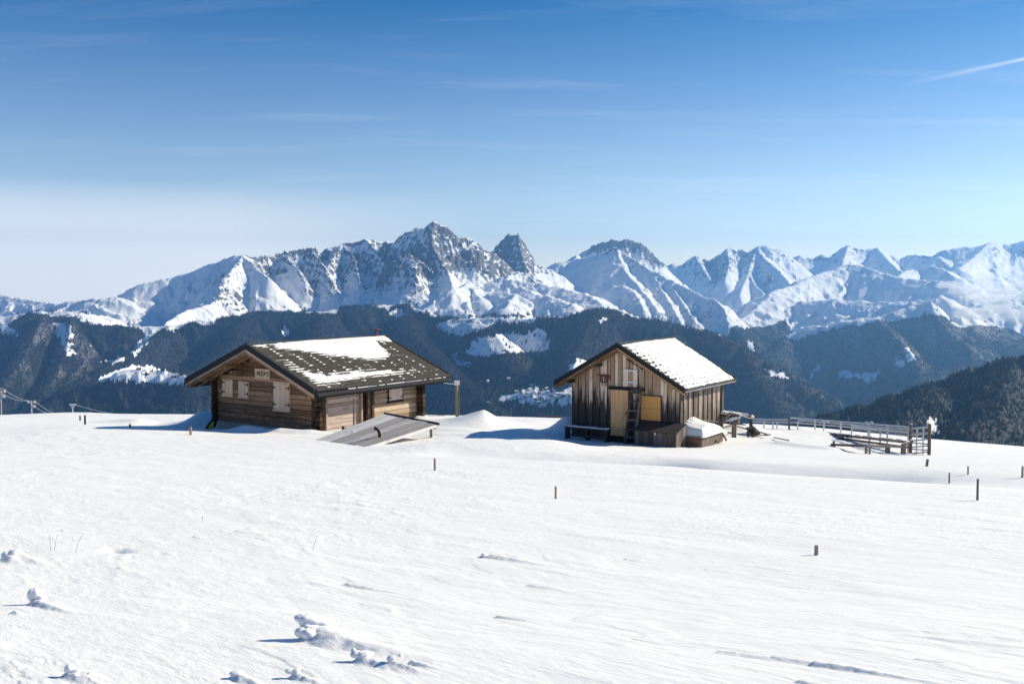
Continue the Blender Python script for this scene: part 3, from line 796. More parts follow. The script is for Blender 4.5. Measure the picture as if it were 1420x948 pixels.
BRDS = mat_wood('weathered_gable_boards', (.92, .70, .53), (.46, .31, .205), 'z', 18, stain=(1.75, .80, .95), stain_col=(.042, .036, .038), var=.75, fade=(.47, .55))
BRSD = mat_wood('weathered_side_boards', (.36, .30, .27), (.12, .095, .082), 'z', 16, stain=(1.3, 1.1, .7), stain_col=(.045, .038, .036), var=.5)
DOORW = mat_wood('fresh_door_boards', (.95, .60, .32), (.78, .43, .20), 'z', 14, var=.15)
CHESTW = mat_wood('chest_boards', (.20, .165, .145), (.075, .06, .053), 'z', 18, var=.4)
BEAMW = mat_wood('loose_beam_wood', (.33, .26, .20), (.13, .095, .07), 'x', 16)
TILE = mat_plain('slate_grey_tile', (.066, .059, .053), .8, nz=.55, scale=5, bump=.004)
TILEM = mat_plain('verge_dark_metal', (.026, .026, .030), .8, 0.0, .2, .15)
IRON = mat_plain('black_iron', (.02, .018, .018), .5, .6)
CONC = mat_plain('grey_plaster', (.34, .31, .29), .9, nz=.2, bump=.003)
GALV = mat_plain('galvanised_steel', (.50, .51, .53), .45, .65, .5, .18, 12)
CHIP = mat_plain('yellow_chipboard', (.70, .36, .105), .7, nz=.18, scale=22)
REDP = mat_plain('faded_red_paint', (.17, .05, .045), .7, nz=.4, scale=30)
WHITEP = mat_plain('white_paint', (.78, .78, .78), .6, nz=.05)
YELP = mat_plain('yellow_cover', (.46, .50, .05), .6, nz=.4, scale=9)

# ------------------------------------------------------------------ mesh helpers for parts
def mk(name, bm, mat, parent=None, smooth=False, **props):
    bmesh.ops.recalc_face_normals(bm, faces=bm.faces)
    me = bpy.data.meshes.new(name); bm.to_mesh(me); bm.free()
    for m in (mat if isinstance(mat, (list, tuple)) else [mat]): me.materials.append(m)
    if smooth:
        for p in me.polygons: p.use_smooth = True
    o = bpy.data.objects.new(name, me); COL.objects.link(o)
    if parent: o.parent = parent
    for k, v in props.items(): o[k] = v
    return o
def empty(name, loc, rz=0.0, label=None, cat=None, group=None):
    o = bpy.data.objects.new(name, None); COL.objects.link(o)
    o.location = loc; o.rotation_euler = (0, 0, rz); o.empty_display_size = .3
    if label: o['label'] = label
    if cat: o['category'] = cat
    if group: o['group'] = group
    return o
def tag(o, label, cat, group=None):
    o['label'] = label; o['category'] = cat
    if group: o['group'] = group
    return o
def add_box(bm, lo, hi, rnd=None, j=0.0):
    vs = []
    for k in range(8):
        c = [hi[i] if (k >> i) & 1 else lo[i] for i in range(3)]
        if rnd: c = [q + rnd.uniform(-j, j) for q in c]
        vs.append(bm.verts.new(c))
    for f in ((0, 2, 3, 1), (4, 5, 7, 6), (0, 1, 5, 4), (2, 6, 7, 3), (0, 4, 6, 2), (1, 3, 7, 5)):
        bm.faces.new([vs[i] for i in f])
    return vs
def box(name, lo, hi, mat, parent=None, rnd=None, j=0.0, **k):
    bm = bmesh.new(); add_box(bm, lo, hi, rnd, j); return mk(name, bm, mat, parent, **k)
def add_prism(bm, prof, a, b, cap=True):
    """prof: list of 3D points round a section at a; b: vector to extrude by"""
    v0 = [bm.verts.new(p) for p in prof]; v1 = [bm.verts.new(Vector(p) + Vector(b)) for p in prof]
    n = len(prof)
    for i in range(n): bm.faces.new((v0[i], v0[(i + 1) % n], v1[(i + 1) % n], v1[i]))
    if cap: bm.faces.new(v0[::-1]); bm.faces.new(v1)
def add_tube(bm, p, q, r, n=8, r2=None):
    p, q = Vector(p), Vector(q); d = (q - p)
    if d.length < 1e-6: return
    z = d.normalized(); x = z.orthogonal().normalized(); y = z.cross(x)
    r2 = r if r2 is None else r2
    a = [bm.verts.new(p + (x * math.cos(6.2832 * i / n) + y * math.sin(6.2832 * i / n)) * r) for i in range(n)]
    b = [bm.verts.new(q + (x * math.cos(6.2832 * i / n) + y * math.sin(6.2832 * i / n)) * r2) for i in range(n)]
    for i in range(n): bm.faces.new((a[i], a[(i + 1) % n], b[(i + 1) % n], b[i]))
    bm.faces.new(a[::-1]); bm.faces.new(b)
def tube_path(bm, pts, r, n=8):
    for a, b in zip(pts[:-1], pts[1:]): add_tube(bm, a, b, r, n)
def tube(name, p, q, r, mat, parent=None, n=8, r2=None, **k):
    bm = bmesh.new(); add_tube(bm, p, q, r, n, r2); return mk(name, bm, mat, parent, **k)
def beam(bm, p, q, w, h, up=Vector((0, 0, 1))):
    """rectangular bar from p to q, width w across, height h along up"""
    p, q = Vector(p), Vector(q); z = (q - p).normalized(); x = z.cross(up)
    if x.length < 1e-4: x = z.orthogonal()
    x.normalize(); y = x.cross(z).normalized()
    pr = [p + x * a * w / 2 + y * b * h / 2 for a, b in ((-1, -1), (1, -1), (1, 1), (-1, 1))]
    add_prism(bm, pr, None, q - p)
class Frame:
    """a hut's local frame: x along the side wall, y along the gable wall (to the left), z up"""
    def __init__(s, loc, yaw): s.o = Vector(loc); s.c, s.s = math.cos(yaw), math.sin(yaw); s.yaw = yaw
    def local(s, p):
        d = Vector(p) - s.o
        return Vector((d.x * s.c + d.y * s.s, -d.x * s.s + d.y * s.c, d.z))
    def world(s, p):
        return s.o + Vector((p[0] * s.c - p[1] * s.s, p[0] * s.s + p[1] * s.c, p[2]))
    def _ray(s, px, py):
        a, b = ray(px, py); d = Vector((a, 1, b)); o = -s.o
        lo = Vector((o.x * s.c + o.y * s.s, -o.x * s.s + o.y * s.c, o.z))
        ld = Vector((d.x * s.c + d.y * s.s, -d.x * s.s + d.y * s.c, d.z))
        return lo, ld
    def on_x(s, px, py, x0=0.0):
        o, d = s._ray(px, py); t = (x0 - o.x) / d.x; return o + d * t
    def on_y(s, px, py, y0=0.0):
        o, d = s._ray(px, py); t = (y0 - o.y) / d.y; return o + d * t
    def on_plane(s, px, py, p0, n):
        o, d = s._ray(px, py); t = (Vector(p0) - o).dot(n) / d.dot(n); return o + d * t
def chamfer_prof(y0, y1, z0, z1, c):
    return [(y0 + c, z0), (y1 - c, z0), (y1, z0 + c), (y1, z1 - c), (y1 - c, z1), (y0 + c, z1), (y0, z1 - c), (y0, z0 + c)]
def shutter(fr, parent, q, thick, mat, frame_mat, nb=4, axis='x', hinge=True, sides='lr', x_at=0.0):
    """boarded shutter; q = (a0, a1, z0, z1) on the wall plane; axis x = gable wall, y = side wall"""
    a0, a1, z0, z1 = q
    out = -1
    def P(d, a, z): return (x_at - d, a, z) if axis == 'x' else (a, x_at - d, z)
    def bx(name, d0, d1, A0, A1, Z0, Z1, m, par):
        p, r = P(d0, A0, Z0), P(d1, A1, Z1)
        return box(name, [min(p[i], r[i]) for i in range(3)], [max(p[i], r[i]) for i in range(3)], m, par)
    w = bpy.data.objects.new('window', None); COL.objects.link(w); w.parent = parent
    f = .055
    for A0, A1, Z0, Z1 in ((a0, a0 + f, z0, z1), (a1 - f, a1, z0, z1), (a0 + f, a1 - f, z1 - f, z1), (a0 + f, a1 - f, z0, z0 + f)):
        bx('frame', .0, .045, A0, A1, Z0, Z1, frame_mat, w)
    bx('sill', .0, .09, a0 - .04, a1 + .04, z0 - .06, z0 - .003, frame_mat, w)
    n = nb; s = (a1 - a0 - 2 * f) / n
    for i in range(n):
        bx('board', .02, .055 + .006 * (i % 2), a0 + f + s * i + .006, a0 + f + s * (i + 1) - .006, z0 + f + .01, z1 - f - .01, mat, w)
    if hinge:
        for sd in sides:
            for zz in (z0 + .20 * (z1 - z0), z1 - .20 * (z1 - z0)):
                A = (a0 + f, a0 + f + .17) if sd == 'r' else (a1 - f - .17, a1 - f)
                bx('hinge', .064, .078, A[0], A[1], zz - .02, zz + .02, IRON, w)
                A2 = (a0 + .01, a0 + f) if sd == 'r' else (a1 - f, a1 - .01)
                bx('hinge', .048, .078, A2[0], A2[1], zz - .06, zz + .06, IRON, w)
    return w

# ------------------------------------------------------------------ roofs
def tiled_slope(parent, x0, x1, ye, ze, yr, zr, ncol, nrow, rnd, T, butt, tile_parts=True, gap=.012, mat=None):
    """tile plates on the slope that runs from the eave (ye, ze) up to the ridge (yr, zr)"""
    dy, dz = yr - ye, zr - ze; L = math.hypot(dy, dz); uy, uz = dy / L, dz / L
    ny, nz = (-uz, uy) if uy > 0 else (uz, -uy)
    if nz < 0: ny, nz = -ny, -nz
    cw = (x1 - x0) / ncol; rh = L / nrow
    big = None if tile_parts else bmesh.new()
    for r in range(nrow):
        for c in range(ncol):
            bm = bmesh.new() if tile_parts else big
            s0 = r * rh - .02; s1 = (r + 1) * rh + .03
            s1 = min(s1, L + .01)
            xa = x0 + c * cw + gap * rnd.uniform(.4, 1.4); xb = x0 + (c + 1) * cw - gap * rnd.uniform(.4, 1.4)
            h0 = butt + rnd.uniform(-.004, .004); j = rnd.uniform(-.012, .012)
            pts = []
            for s, hh in ((s0 + j, 0.0), (s0 + j, h0), (s1, .012), (s1, -.004)):
                pts.append((s, hh))
            pr = [Vector((xa, ye + uy * s + ny * (T + hh), ze + uz * s + nz * (T + hh))) for s, hh in pts]
            add_prism(bm, pr, None, Vector((xb - xa, 0, 0)))
            if tile_parts: mk('roof_tile', bm, mat or TILE, parent)
    if not tile_parts:
        return mk('far_side_tiles', big, mat or TILE, parent, kind='stuff')
def roof_snow(name, fr, x0, x1, ye, ze, yr, zr, T, hfun, step, label):
    """snow lying on a slope: hfun(x, s) gives its height over the roof boards (<= 0: none)"""
    dy, dz = yr - ye, zr - ze; L = math.hypot(dy, dz); uy, uz = dy / L, dz / L
    ny, nz = -uz, uy
    if nz < 0: ny, nz = -ny, -nz
    nx = int((x1 - x0) / step) + 1; ns = int(L / (step * .6)) + 1
    X_, S_ = np.meshgrid(np.linspace(x0, x1, nx), np.linspace(0, L, ns))
    H = hfun(X_, S_, L)
    Yl = ye + uy * S_ + ny * (T + H); Zl = ze + uz * S_ + nz * (T + H)
    co = np.stack([X_.ravel(), Yl.ravel(), Zl.ravel()], 1)
    keep = (H > -.02)
    kq = keep[:-1, :-1] & keep[1:, :-1] & keep[:-1, 1:] & keep[1:, 1:]
    i, j = np.nonzero(kq)
    q = np.stack([i * nx + j, i * nx + j + 1, (i + 1) * nx + j + 1, (i + 1) * nx + j], 1)
    used, inv = np.unique(q, return_inverse=True); q = inv.reshape(q.shape)
    me = bpy.data.meshes.new(name)
    me.vertices.add(len(used)); me.vertices.foreach_set('co', co[used].astype(np.float32).ravel())
    me.loops.add(q.size); me.polygons.add(len(q))
    me.loops.foreach_set('vertex_index', q.astype(np.int32).ravel()); me.polygons.foreach_set('loop_start', np.arange(0, q.size, 4, dtype=np.int32))
    me.update(calc_edges=True); me.polygons.foreach_set('use_smooth', np.ones(len(q), bool))
    o = link(name, me, [SNOW], kind='stuff', label=label, category='snow')
    o.location = fr.o; o.rotation_euler = (0, 0, fr.yaw)
    return o

# ------------------------------------------------------------------ the log hut on the left
def log_hut():
    rnd = random.Random(3)
    fr = Frame((-6.847 * 1.3, 35.769 * 1.3, -5.167 * 1.3), R(55.422))
    W, L, WH, RH = 5.299 * 1.3, 5.421 * 1.3, 1.659 * 1.3, 2.769 * 1.3
    og, ob, oe, T = .847 * 1.3, 1.093 * 1.3, .722 * 1.3, .30
    sl = (RH - WH) / (W / 2)
    hut = empty('log_hut', fr.o, fr.yaw, 'brown log hut with closed pale shutters under a half snowy tiled roof', 'hut')
    # gable logs
    H = .232; z = 0; k = 0
    def ybnd(z): return (0, W) if z <= WH else ((z - WH) / sl, W - (z - WH) / sl)
    wall = bpy.data.objects.new('gable_wall', None); COL.objects.link(wall); wall.parent = hut
    while z < RH - .25:
        z1 = z + H
        a, b = ybnd(z + H * .55)
        if z1 > WH + .05: a2, b2 = ybnd(z1); a, b = a2 - .10, b2 + .10
        if z1 <= WH + .06: a, b = -.003, W + .36 + rnd.uniform(-.04, .04)
        d = .014 * (k % 2) + rnd.uniform(-.008, .008)
        pr = [Vector((x, a, zz)) for x, zz in chamfer_prof(-.07 - d, .12, z + .004, z1 - .004, .022)]
        bm = bmesh.new(); add_prism(bm, pr, None, Vector((0, b - a, 0)))
        mk('log', bm, LOGW, wall)
        z = z1; k += 1
    box('gable_backing', (.02, .05, 0), (.08, W - .05, WH + .3), LOGD, hut)
    # inner dark triangle behind the gable so no light leaks
    bm = bmesh.new(); add_prism(bm, [Vector((.05, 0, WH)), Vector((.05, W, WH)), Vector((.05, W / 2, RH + .05))], None, Vector((.05, 0, 0))); mk('gable_lining', bm, LOGD, hut)
    # side wall: plank partition, dark doorway, then logs again
    S = lambda px, py: fr.on_y(px, py, 0)
    xa = S(452.6, 594).x; xb = S(501, 588).x; xc = S(512, 586).x
    sw = bpy.data.objects.new('side_wall', None); COL.objects.link(sw); sw.parent = hut
    z = 0; k = 0
    while z < WH - .02:
        z1 = min(z + H, WH)
        d = .012 * (k % 2) + rnd.uniform(-.008, .008)
        pr = [Vector((xc, y, zz)) for y, zz in chamfer_prof(-.08 - d, .10, z + .004, z1 - .004, .022)]
        bm = bmesh.new(); add_prism(bm, pr, None, Vector((L + .30 + rnd.uniform(-.03, .03) - xc, 0, 0))); mk('log', bm, LOGS, sw)
        pr = [Vector((x, -.27 + rnd.uniform(-.02, .02), zz)) for x, zz in chamfer_prof(-.08, .11, z + .006, z1 - .006, .05)]
        bm = bmesh.new(); add_prism(bm, pr, None, Vector((0, .26, 0))); mk('log_end', bm, LOGD, sw)  # dark colour puts the corner shade into the log ends
        # near corner ends of the side logs, poking out past the gable
        pr = [Vector((-.20 + rnd.uniform(-.02, .02), y, zz)) for y, zz in chamfer_prof(.0, .15, z + .006, z1 - .006, .03)]
        bm = bmesh.new(); add_prism(bm, pr, None, Vector((.115, 0, 0))); mk('log_end', bm, LOGD, sw)
        pr = [Vector((-.36 + rnd.uniform(-.03, .03), y, zz)) for y, zz in chamfer_prof(W - .15, W, z + .006, z1 - .006, .03)]
        bm = bmesh.new(); add_prism(bm, pr, None, Vector((.29, 0, 0))); mk('log_end', bm, LOGD, sw)
        # far corner: back wall logs crossing
        pr = [Vector((x, -.52 + rnd.uniform(-.03, .03), zz)) for x, zz in chamfer_prof(L - .1, L + .1, z + .006, z1 - .006, .03)]
        bm = bmesh.new(); add_prism(bm, pr, None, Vector((0, .43, 0))); mk('log_end', bm, LOGD, sw)
        # logs of the room seen end-on beside the doorway
        pr = [Vector((x, -.22, zz)) for x, zz in chamfer_prof(xc - .02, xc + .14, z + .006, z1 - .006, .03)]
        bm = bmesh.new(); add_prism(bm, pr, None, Vector((0, .13, 0))); mk('log_end', bm, LOGD, sw)
        z = z1; k += 1
    # the plank partition, set back, with grey boards, and its posts
    pn = bpy.data.objects.new('board_partition', None); COL.objects.link(pn); pn.parent = hut
    z = 0
    while z < WH - .25:
        h = .20 + rnd.uniform(-.02, .02); z1 = min(z + h, WH - .24)
        box('board', (xa + .05, .10 + rnd.uniform(0, .012), z + .004), (xb - .05, .14, z1 - .004), GREYW, pn); z = z1
    box('post', (xa - .04, -.04, 0), (xa + .05, .16, WH - .24), FACE, pn)
    box('post', (xb - .05, -.06, 0), (xb + .06, .14, WH - .20), FACE, pn)
    box('lintel', (xa - .2, -.05, WH - .24), (xc + .05, .15, WH - .002), RAFT, pn)
    box('doorway_lining', (xb + .06, .55, 0), (xc, .60, WH - .24), LOGD, hut)
    box('doorway_lining', (xc - .03, .15, 0), (xc - .005, .55, WH - .24), LOGD, hut)
    box('light_slit', (xb + .24, .50, .75), (xb + .27, .545, 1.55), GREYW, hut)
    box('side_lining', (0, .16, 0), (xb, .20, WH - .05), LOGD, hut)
    box('side_lining', (xc, .11, 0), (L, .15, WH), LOGD, hut)
    box('back_wall', (L - .05, .05, 0), (L + .05, W, WH + .2), LOGD, hut)
    box('left_wall', (.1, W - .12, 0), (L, W, WH), LOGD, hut)
    bm = bmesh.new(); add_prism(bm, [Vector((L, 0, WH)), Vector((L, W, WH)), Vector((L, W / 2, RH + .05))], None, Vector((.05, 0, 0))); mk('back_gable', bm, LOGD, hut)
    # footing under the gable, uncovered towards the left
    box('footing', (.0, -.02, -1.1), (.30, W + .05, -.004), CONC, hut)
    box('footing', (.30, -.01, -1.1), (L + .1, .2, -.004), CONC, hut)
    box('footing', (.30, W - .2, -1.1), (L + .1, W + .04, -.004), CONC, hut)
    # windows and sign
    def q(x0, x1, y0, y1):
        a = fr.on_x(x0, (y0 + y1) / 2, -.08); b = fr.on_x(x1, (y0 + y1) / 2, -.08)
        zt = fr.on_x((x0 + x1) / 2, y0, -.08).z; zb = fr.on_x((x0 + x1) / 2, y1, -.08).z
        return (min(a.y, b.y), max(a.y, b.y), zb, zt)
    shutter(fr, hut, q(309.3, 323.2, 525.2, 547.6), .05, SHUT, SHUT, 3, 'x', sides='l', x_at=-.085)
    shutter(fr, hut, q(331.8, 345.3, 528.3, 550), .05, SHUT, SHUT, 3, 'x', sides='r', x_at=-.085)
    shutter(fr, hut, q(380.0, 402.2, 529.6, 568.4), .05, SHUT, SHUT, 5, 'x', sides='lr', x_at=-.085)
    a = fr.on_y(537.5, 542, -.10); b = fr.on_y(558, 541, -.10)
    shutter(fr, hut, (a.x, b.x, fr.on_y(548, 556, -.1).z, fr.on_y(548, 528.5, -.1).z), .05, SHUG, LOGD, 5, 'y', sides='lr', x_at=-.10)
    # painted name board: the lettering is too worn to read, only the strokes show
    s0, s1, z0, z1 = q(354.6, 374.6, 511.6, 525.4)
    sg = bpy.data.objects.new('sign_board', None); COL.objects.link(sg); sg.parent = hut
    box('panel', (-.115, s0, z0), (-.085, s1, z1), SHUT, sg)
    for Y0, Y1, Z0, Z1 in ((s0, s1, z1 - .05, z1 + .01), (s0, s1, z0 - .01, z0 + .05), (s0 - .005, s0 + .05, z0 + .052, z1 - .052), (s1 - .05, s1 + .005, z0 + .052, z1 - .052)):
        box('frame', (-.135, Y0, Z0), (-.117, Y1, Z1), SHUT, sg)
    w_, h_ = (s1 - s0), (z1 - z0)
    def stroke(bm, u0, v0, u1, v1, t=.03):   # u from left to right in view, v from top
        p = Vector((-.121, s1 - u0 * w_, z1 - v0 * h_)); r_ = Vector((-.121, s1 - u1 * w_, z1 - v1 * h_))
        beam(bm, p, r_, t, .012, up=Vector((1, 0, 0)))
    glyphs = [[(.12,.66,.15,.28),(.15,.28,.24,.30),(.24,.30,.26,.66),(.13,.48,.25,.48)],
              [(.30,.25,.30,.66),(.30,.66,.38,.68)],
              [(.55,.28,.45,.24),(.45,.24,.42,.38),(.42,.38,.53,.50),(.53,.50,.53,.64),(.53,.64,.42,.68)],
              [(.62,.26,.62,.70),(.62,.30,.70,.50),(.70,.50,.70,.26)],
              [(.76,.28,.92,.27),(.84,.28,.84,.72),(.92,.30,.92,.62)]]
    for g in glyphs:
        bm = bmesh.new()
        for st in g: stroke(bm, *st)
        mk('letter', bm, IRON, sg)
    # purlins carrying the overhang, with brackets
    ez = WH - oe * sl
    for yy, zz, s in ((W / 2, RH - .13, .18), (W * .26, WH + W * .26 * sl - .13, .15), (W * .74, WH + W * .26 * sl - .13, .15), (.06, WH - .09, .15), (W - .06, WH - .09, .15)):
        box('purlin', (-og + .10, yy - s / 2, zz - s / 2), (L + ob - .10, yy + s / 2, zz + s / 2), RAFT, hut)
        if .1 < yy < W - .1 and yy != W / 2:
            box('bracket', (-.62, yy - .06, zz - .34), (-.06, yy + .06, zz - .20), RAFT, hut)
            box('bracket', (-.40, yy - .06, zz - .50), (-.06, yy + .06, zz - .36), RAFT, hut)
            box('strut', (-.60, yy - .35, zz - .10), (-.52, yy - .27, zz + .12), RAFT, hut)
    # roof boards
    roof = bpy.data.objects.new('roof', None); COL.objects.link(roof); roof.parent = hut
    ye, yr = -oe, W / 2
    for sgn in (0, 1):
        Y = (lambda y: W - y) if sgn else (lambda y: y)
        P = lambda x, y, dz: Vector((x, Y(y), (WH + y * sl) + dz))
        bm = bmesh.new()
        x0, x1 = -og + .03, L + ob - .03
        pr = [P(x0, ye + .58, .0), P(x0, yr, .0), P(x0, yr, .05), P(x0, ye + .58, .05)]
        add_prism(bm, pr, None, Vector((x1 - x0, 0, 0))); mk('sheathing', bm, RAFT, roof)
        # rafters under the near verge and on the far one
        for xx in (-og + .05, -og + .62, L + .5, L + ob - .14):
            bm = bmesh.new(); add_prism(bm, [P(xx, ye + .05, -.14), P(xx, yr, -.14), P(xx, yr, -.004), P(xx, ye + .05, -.004)], None, Vector((.10, 0, 0))); mk('rafter', bm, RAFT, roof)
        # verge: pale board, then the dark capping
        for xx in (-og - .03, L + ob + .002):
            bm = bmesh.new(); add_prism(bm, [P(xx, ye - .02, -.02), P(xx, yr, -.02), P(xx, yr, .10), P(xx, ye - .02, .10)], None, Vector((.03, 0, 0))); mk('verge_board', bm, FACE, roof)
            bm = bmesh.new(); add_prism(bm, [P(xx - .03, ye - .05, .104), P(xx - .03, yr + .0, .104), P(xx - .03, yr + .0, T + .07), P(xx - .03, ye - .05, T + .07)], None, Vector((.10, 0, 0))); mk('verge_cap', bm, TILEM, roof)
        # layered eave
        for dz0, dz1, yo, m in ((-.10, -.004, -.03, TILEM), (.002, .10, -.06, TILEM), (.106, .19, -.09, TILEM), (.20, .262, -.05, TILE)):
            bm = bmesh.new(); add_prism(bm, [P(x0 + .04, ye + yo, dz0), P(x0 + .04, ye + .55, dz0), P(x0 + .04, ye + .55, dz1), P(x0 + .04, ye + yo, dz1)], None, Vector((x1 - x0 - .08, 0, 0))); mk('eave_layer', bm, m, roof)
    for Yg in (ye - .17, W - ye + .17):
        bm = bmesh.new(); add_tube(bm, (-og + .05, Yg, WH + ye * sl + .05), (L + ob - .05, Yg, WH + ye * sl + .05), .075, 10); mk('gutter', bm, TILEM, roof)
    box('ridge_cap', (-og + .02, yr - .10, RH + T + .045), (L + ob - .02, yr + .10, RH + T + .085), TILE, roof)
    ze_ = WH + ye * sl; zr_ = WH + yr * sl
    TT = T * math.cos(math.atan(sl))
    tiled_slope(roof, -og + .08, L + ob - .06, ye - .03, ze_ - .03 * sl, yr - .02, zr_, 11, 20, rnd, TT, .048)
    tiled_slope(roof, -og + .08, L + ob - .06, W - ye + .03, ze_ - .03 * sl, yr + .02, zr_, 11, 20, rnd, TT, .048, tile_parts=False)
    # roof fitting on the ridge: a red-brown vent with a flat cap
    vp = fr.on_x(531.5, 463, L + .55); xv = L + .75
    vt = bpy.data.objects.new('roof_vent', None); COL.objects.link(vt); vt.parent = hut
    tube('pipe', (xv, yr - .05, RH + T), (xv, yr - .05, RH + T + .40), .055, REDP, vt, 8)
    box('cap', (xv - .20, yr - .25, RH + T + .40), (xv + .20, yr + .15, RH + T + .43), REDP, vt)
    # ---- snow on the roof
    cos_ = math.cos(math.atan(sl)); Ls = (yr - ye) / cos_
    n_ = Vector((0, -math.sin(math.atan(sl)), cos_)); p0 = Vector((0, ye, ze_ + T))
    def rs(px, py):   # photo pixel to (x, s) on the roof slope
        v = fr.on_plane(px, py, p0, n_); return v.x, (v.y - ye) / cos_
    def poly(l): return [rs(a, b) for a, b in l]
    pa = poly([(366,474.5),(430,467),(524,462),(535,464),(543,470),(546,474),(534,474),(523,473.5),(529,479),(535,486),(539,493.5),(533,496),(520,498.5),(505,498),(492,497),(478,494.5),(462,494),(450,492),(437,490),(425,488),(412,486),(398,485),(384,484),(376,480),(374,477)])
    pb = poly([(393,502),(401,505),(411,510),(421,512),(431,515),(440,515),(450,518),(462,516),(476,515),(488,512),(500,513),(520,511),(548,512.5),(574,513),(555,517),(520,521),(490,526),(470,529),(455,531),(445,533),(436,532),(425,525),(412,516),(400,509)])
    pc = poly([(347,478),(356,477),(367,478),(368,480.5),(352,481)])
    def dist_in(X_, S_, pl):
        ins = inpoly(X_, S_, pl); d = np.full(X_.shape, 9.0)
        for i in range(len(pl)):
            (a0, b0), (a1, b1) = pl[i], pl[(i + 1) % len(pl)]
            ex, ey = a1 - a0, b1 - b0; l2 = ex * ex + ey * ey + 1e-9
            t = np.clip(((X_ - a0) * ex + (S_ - b0) * ey) / l2, 0, 1)
            d = np.minimum(d, np.hypot(X_ - a0 - t * ex, S_ - b0 - t * ey))
        return np.where(ins, d, -d)
    cw = (L + ob - .06 + og - .08) / 11; rh_ = Ls / 20
    def hf(X_, S_, L_):
        n = fbm(X_ * 2.2, S_ * 3.2, 4, 301); n2 = fbm(X_ * 7, S_ * 5, 3, 302)
        da = dist_in(X_, S_, pa) + .16 * n + .05 * n2; db = dist_in(X_, S_, pb) + .22 * n + .10 * n2; dc = dist_in(X_, S_, pc) + .05 * n2
        h = np.full(X_.shape, -.05)
        h = np.maximum(h, np.where(da > -.1, .018 + .075 * sstep(-.02, .40, da) + .03 * fbm(X_ * .9, S_ * .8, 3, 303), -.05))
        h = np.maximum(h, np.where(db > -.12, .020 + .06 * sstep(.02, .45, db), -.05))
        h = np.maximum(h, np.where(dc > -.05, .02 + .05 * sstep(0, .12, dc), -.05))
        # blown snow caught at the tile butts and in the joints between the columns
        ph = (S_ / rh_) % 1.0; cx = ((X_ - (-og + .08)) / cw) % 1.0; cx = np.minimum(cx, 1 - cx) * cw
        cell = gnoise(np.floor((X_ + og) / cw + .5) * 7.3 + .4, np.floor(S_ / rh_) * 3.7 + .2, 305)
        joint = (cx < .045 + .08 * (n2 + .5) + .06 * cell) & (ph > .35 + .1 * n2) & (cell + .6 * n > -.16)
        h = np.where(joint, np.maximum(h, .043), h)
        cell2 = gnoise(X_ * 1.6, np.floor(S_ / rh_) * 2.7, 306) + .5 * n
        near = sstep(-.65, -.05, np.maximum(db, da))
        dash = (ph > .72) & (cell2 > .36 - .40 * near)
        h = np.where(dash, np.maximum(h, .040), h)
        # clear of the verge and the eave lip
        edge = (X_ > -og + .22) & (X_ < L + ob - .10)
        h = np.where(edge & (S_ > .05), h, -.05)
        return h
    roof_snow('roof_snow', fr, -og + .1, L + ob - .1, ye, ze_, yr, zr_, TT, hf, .045, 'wind-scoured snow lying in patches on the tiled roof of the log hut')
    # strip of snow on the eave boards
    bm = bmesh.new()
    N = 60
    for i in range(N):
        x0 = -og + 2.1 + (L + ob - .3 + og - 2.1) * i / N; x1 = -og + 2.1 + (L + ob - .3 + og - 2.1) * (i + 1) / N
        t = .018 + .02 * rnd.random()
        if rnd.random() < .12: continue
        y0 = ye - .105; zb = WH + (ye - .05) * sl + .19
        add_box(bm, (x0, y0 + .006, zb - .01), (x1 + .004, y0 + .10, zb + t))
    e = mk('eave_snow', bm, SNOW, None, kind='stuff', label='thin line of snow on the eave edge of the log hut', category='snow')
    e.location = fr.o; e.rotation_euler = (0, 0, fr.yaw)
    return fr, hut
HUT1, HUT1_OBJ = log_hut()
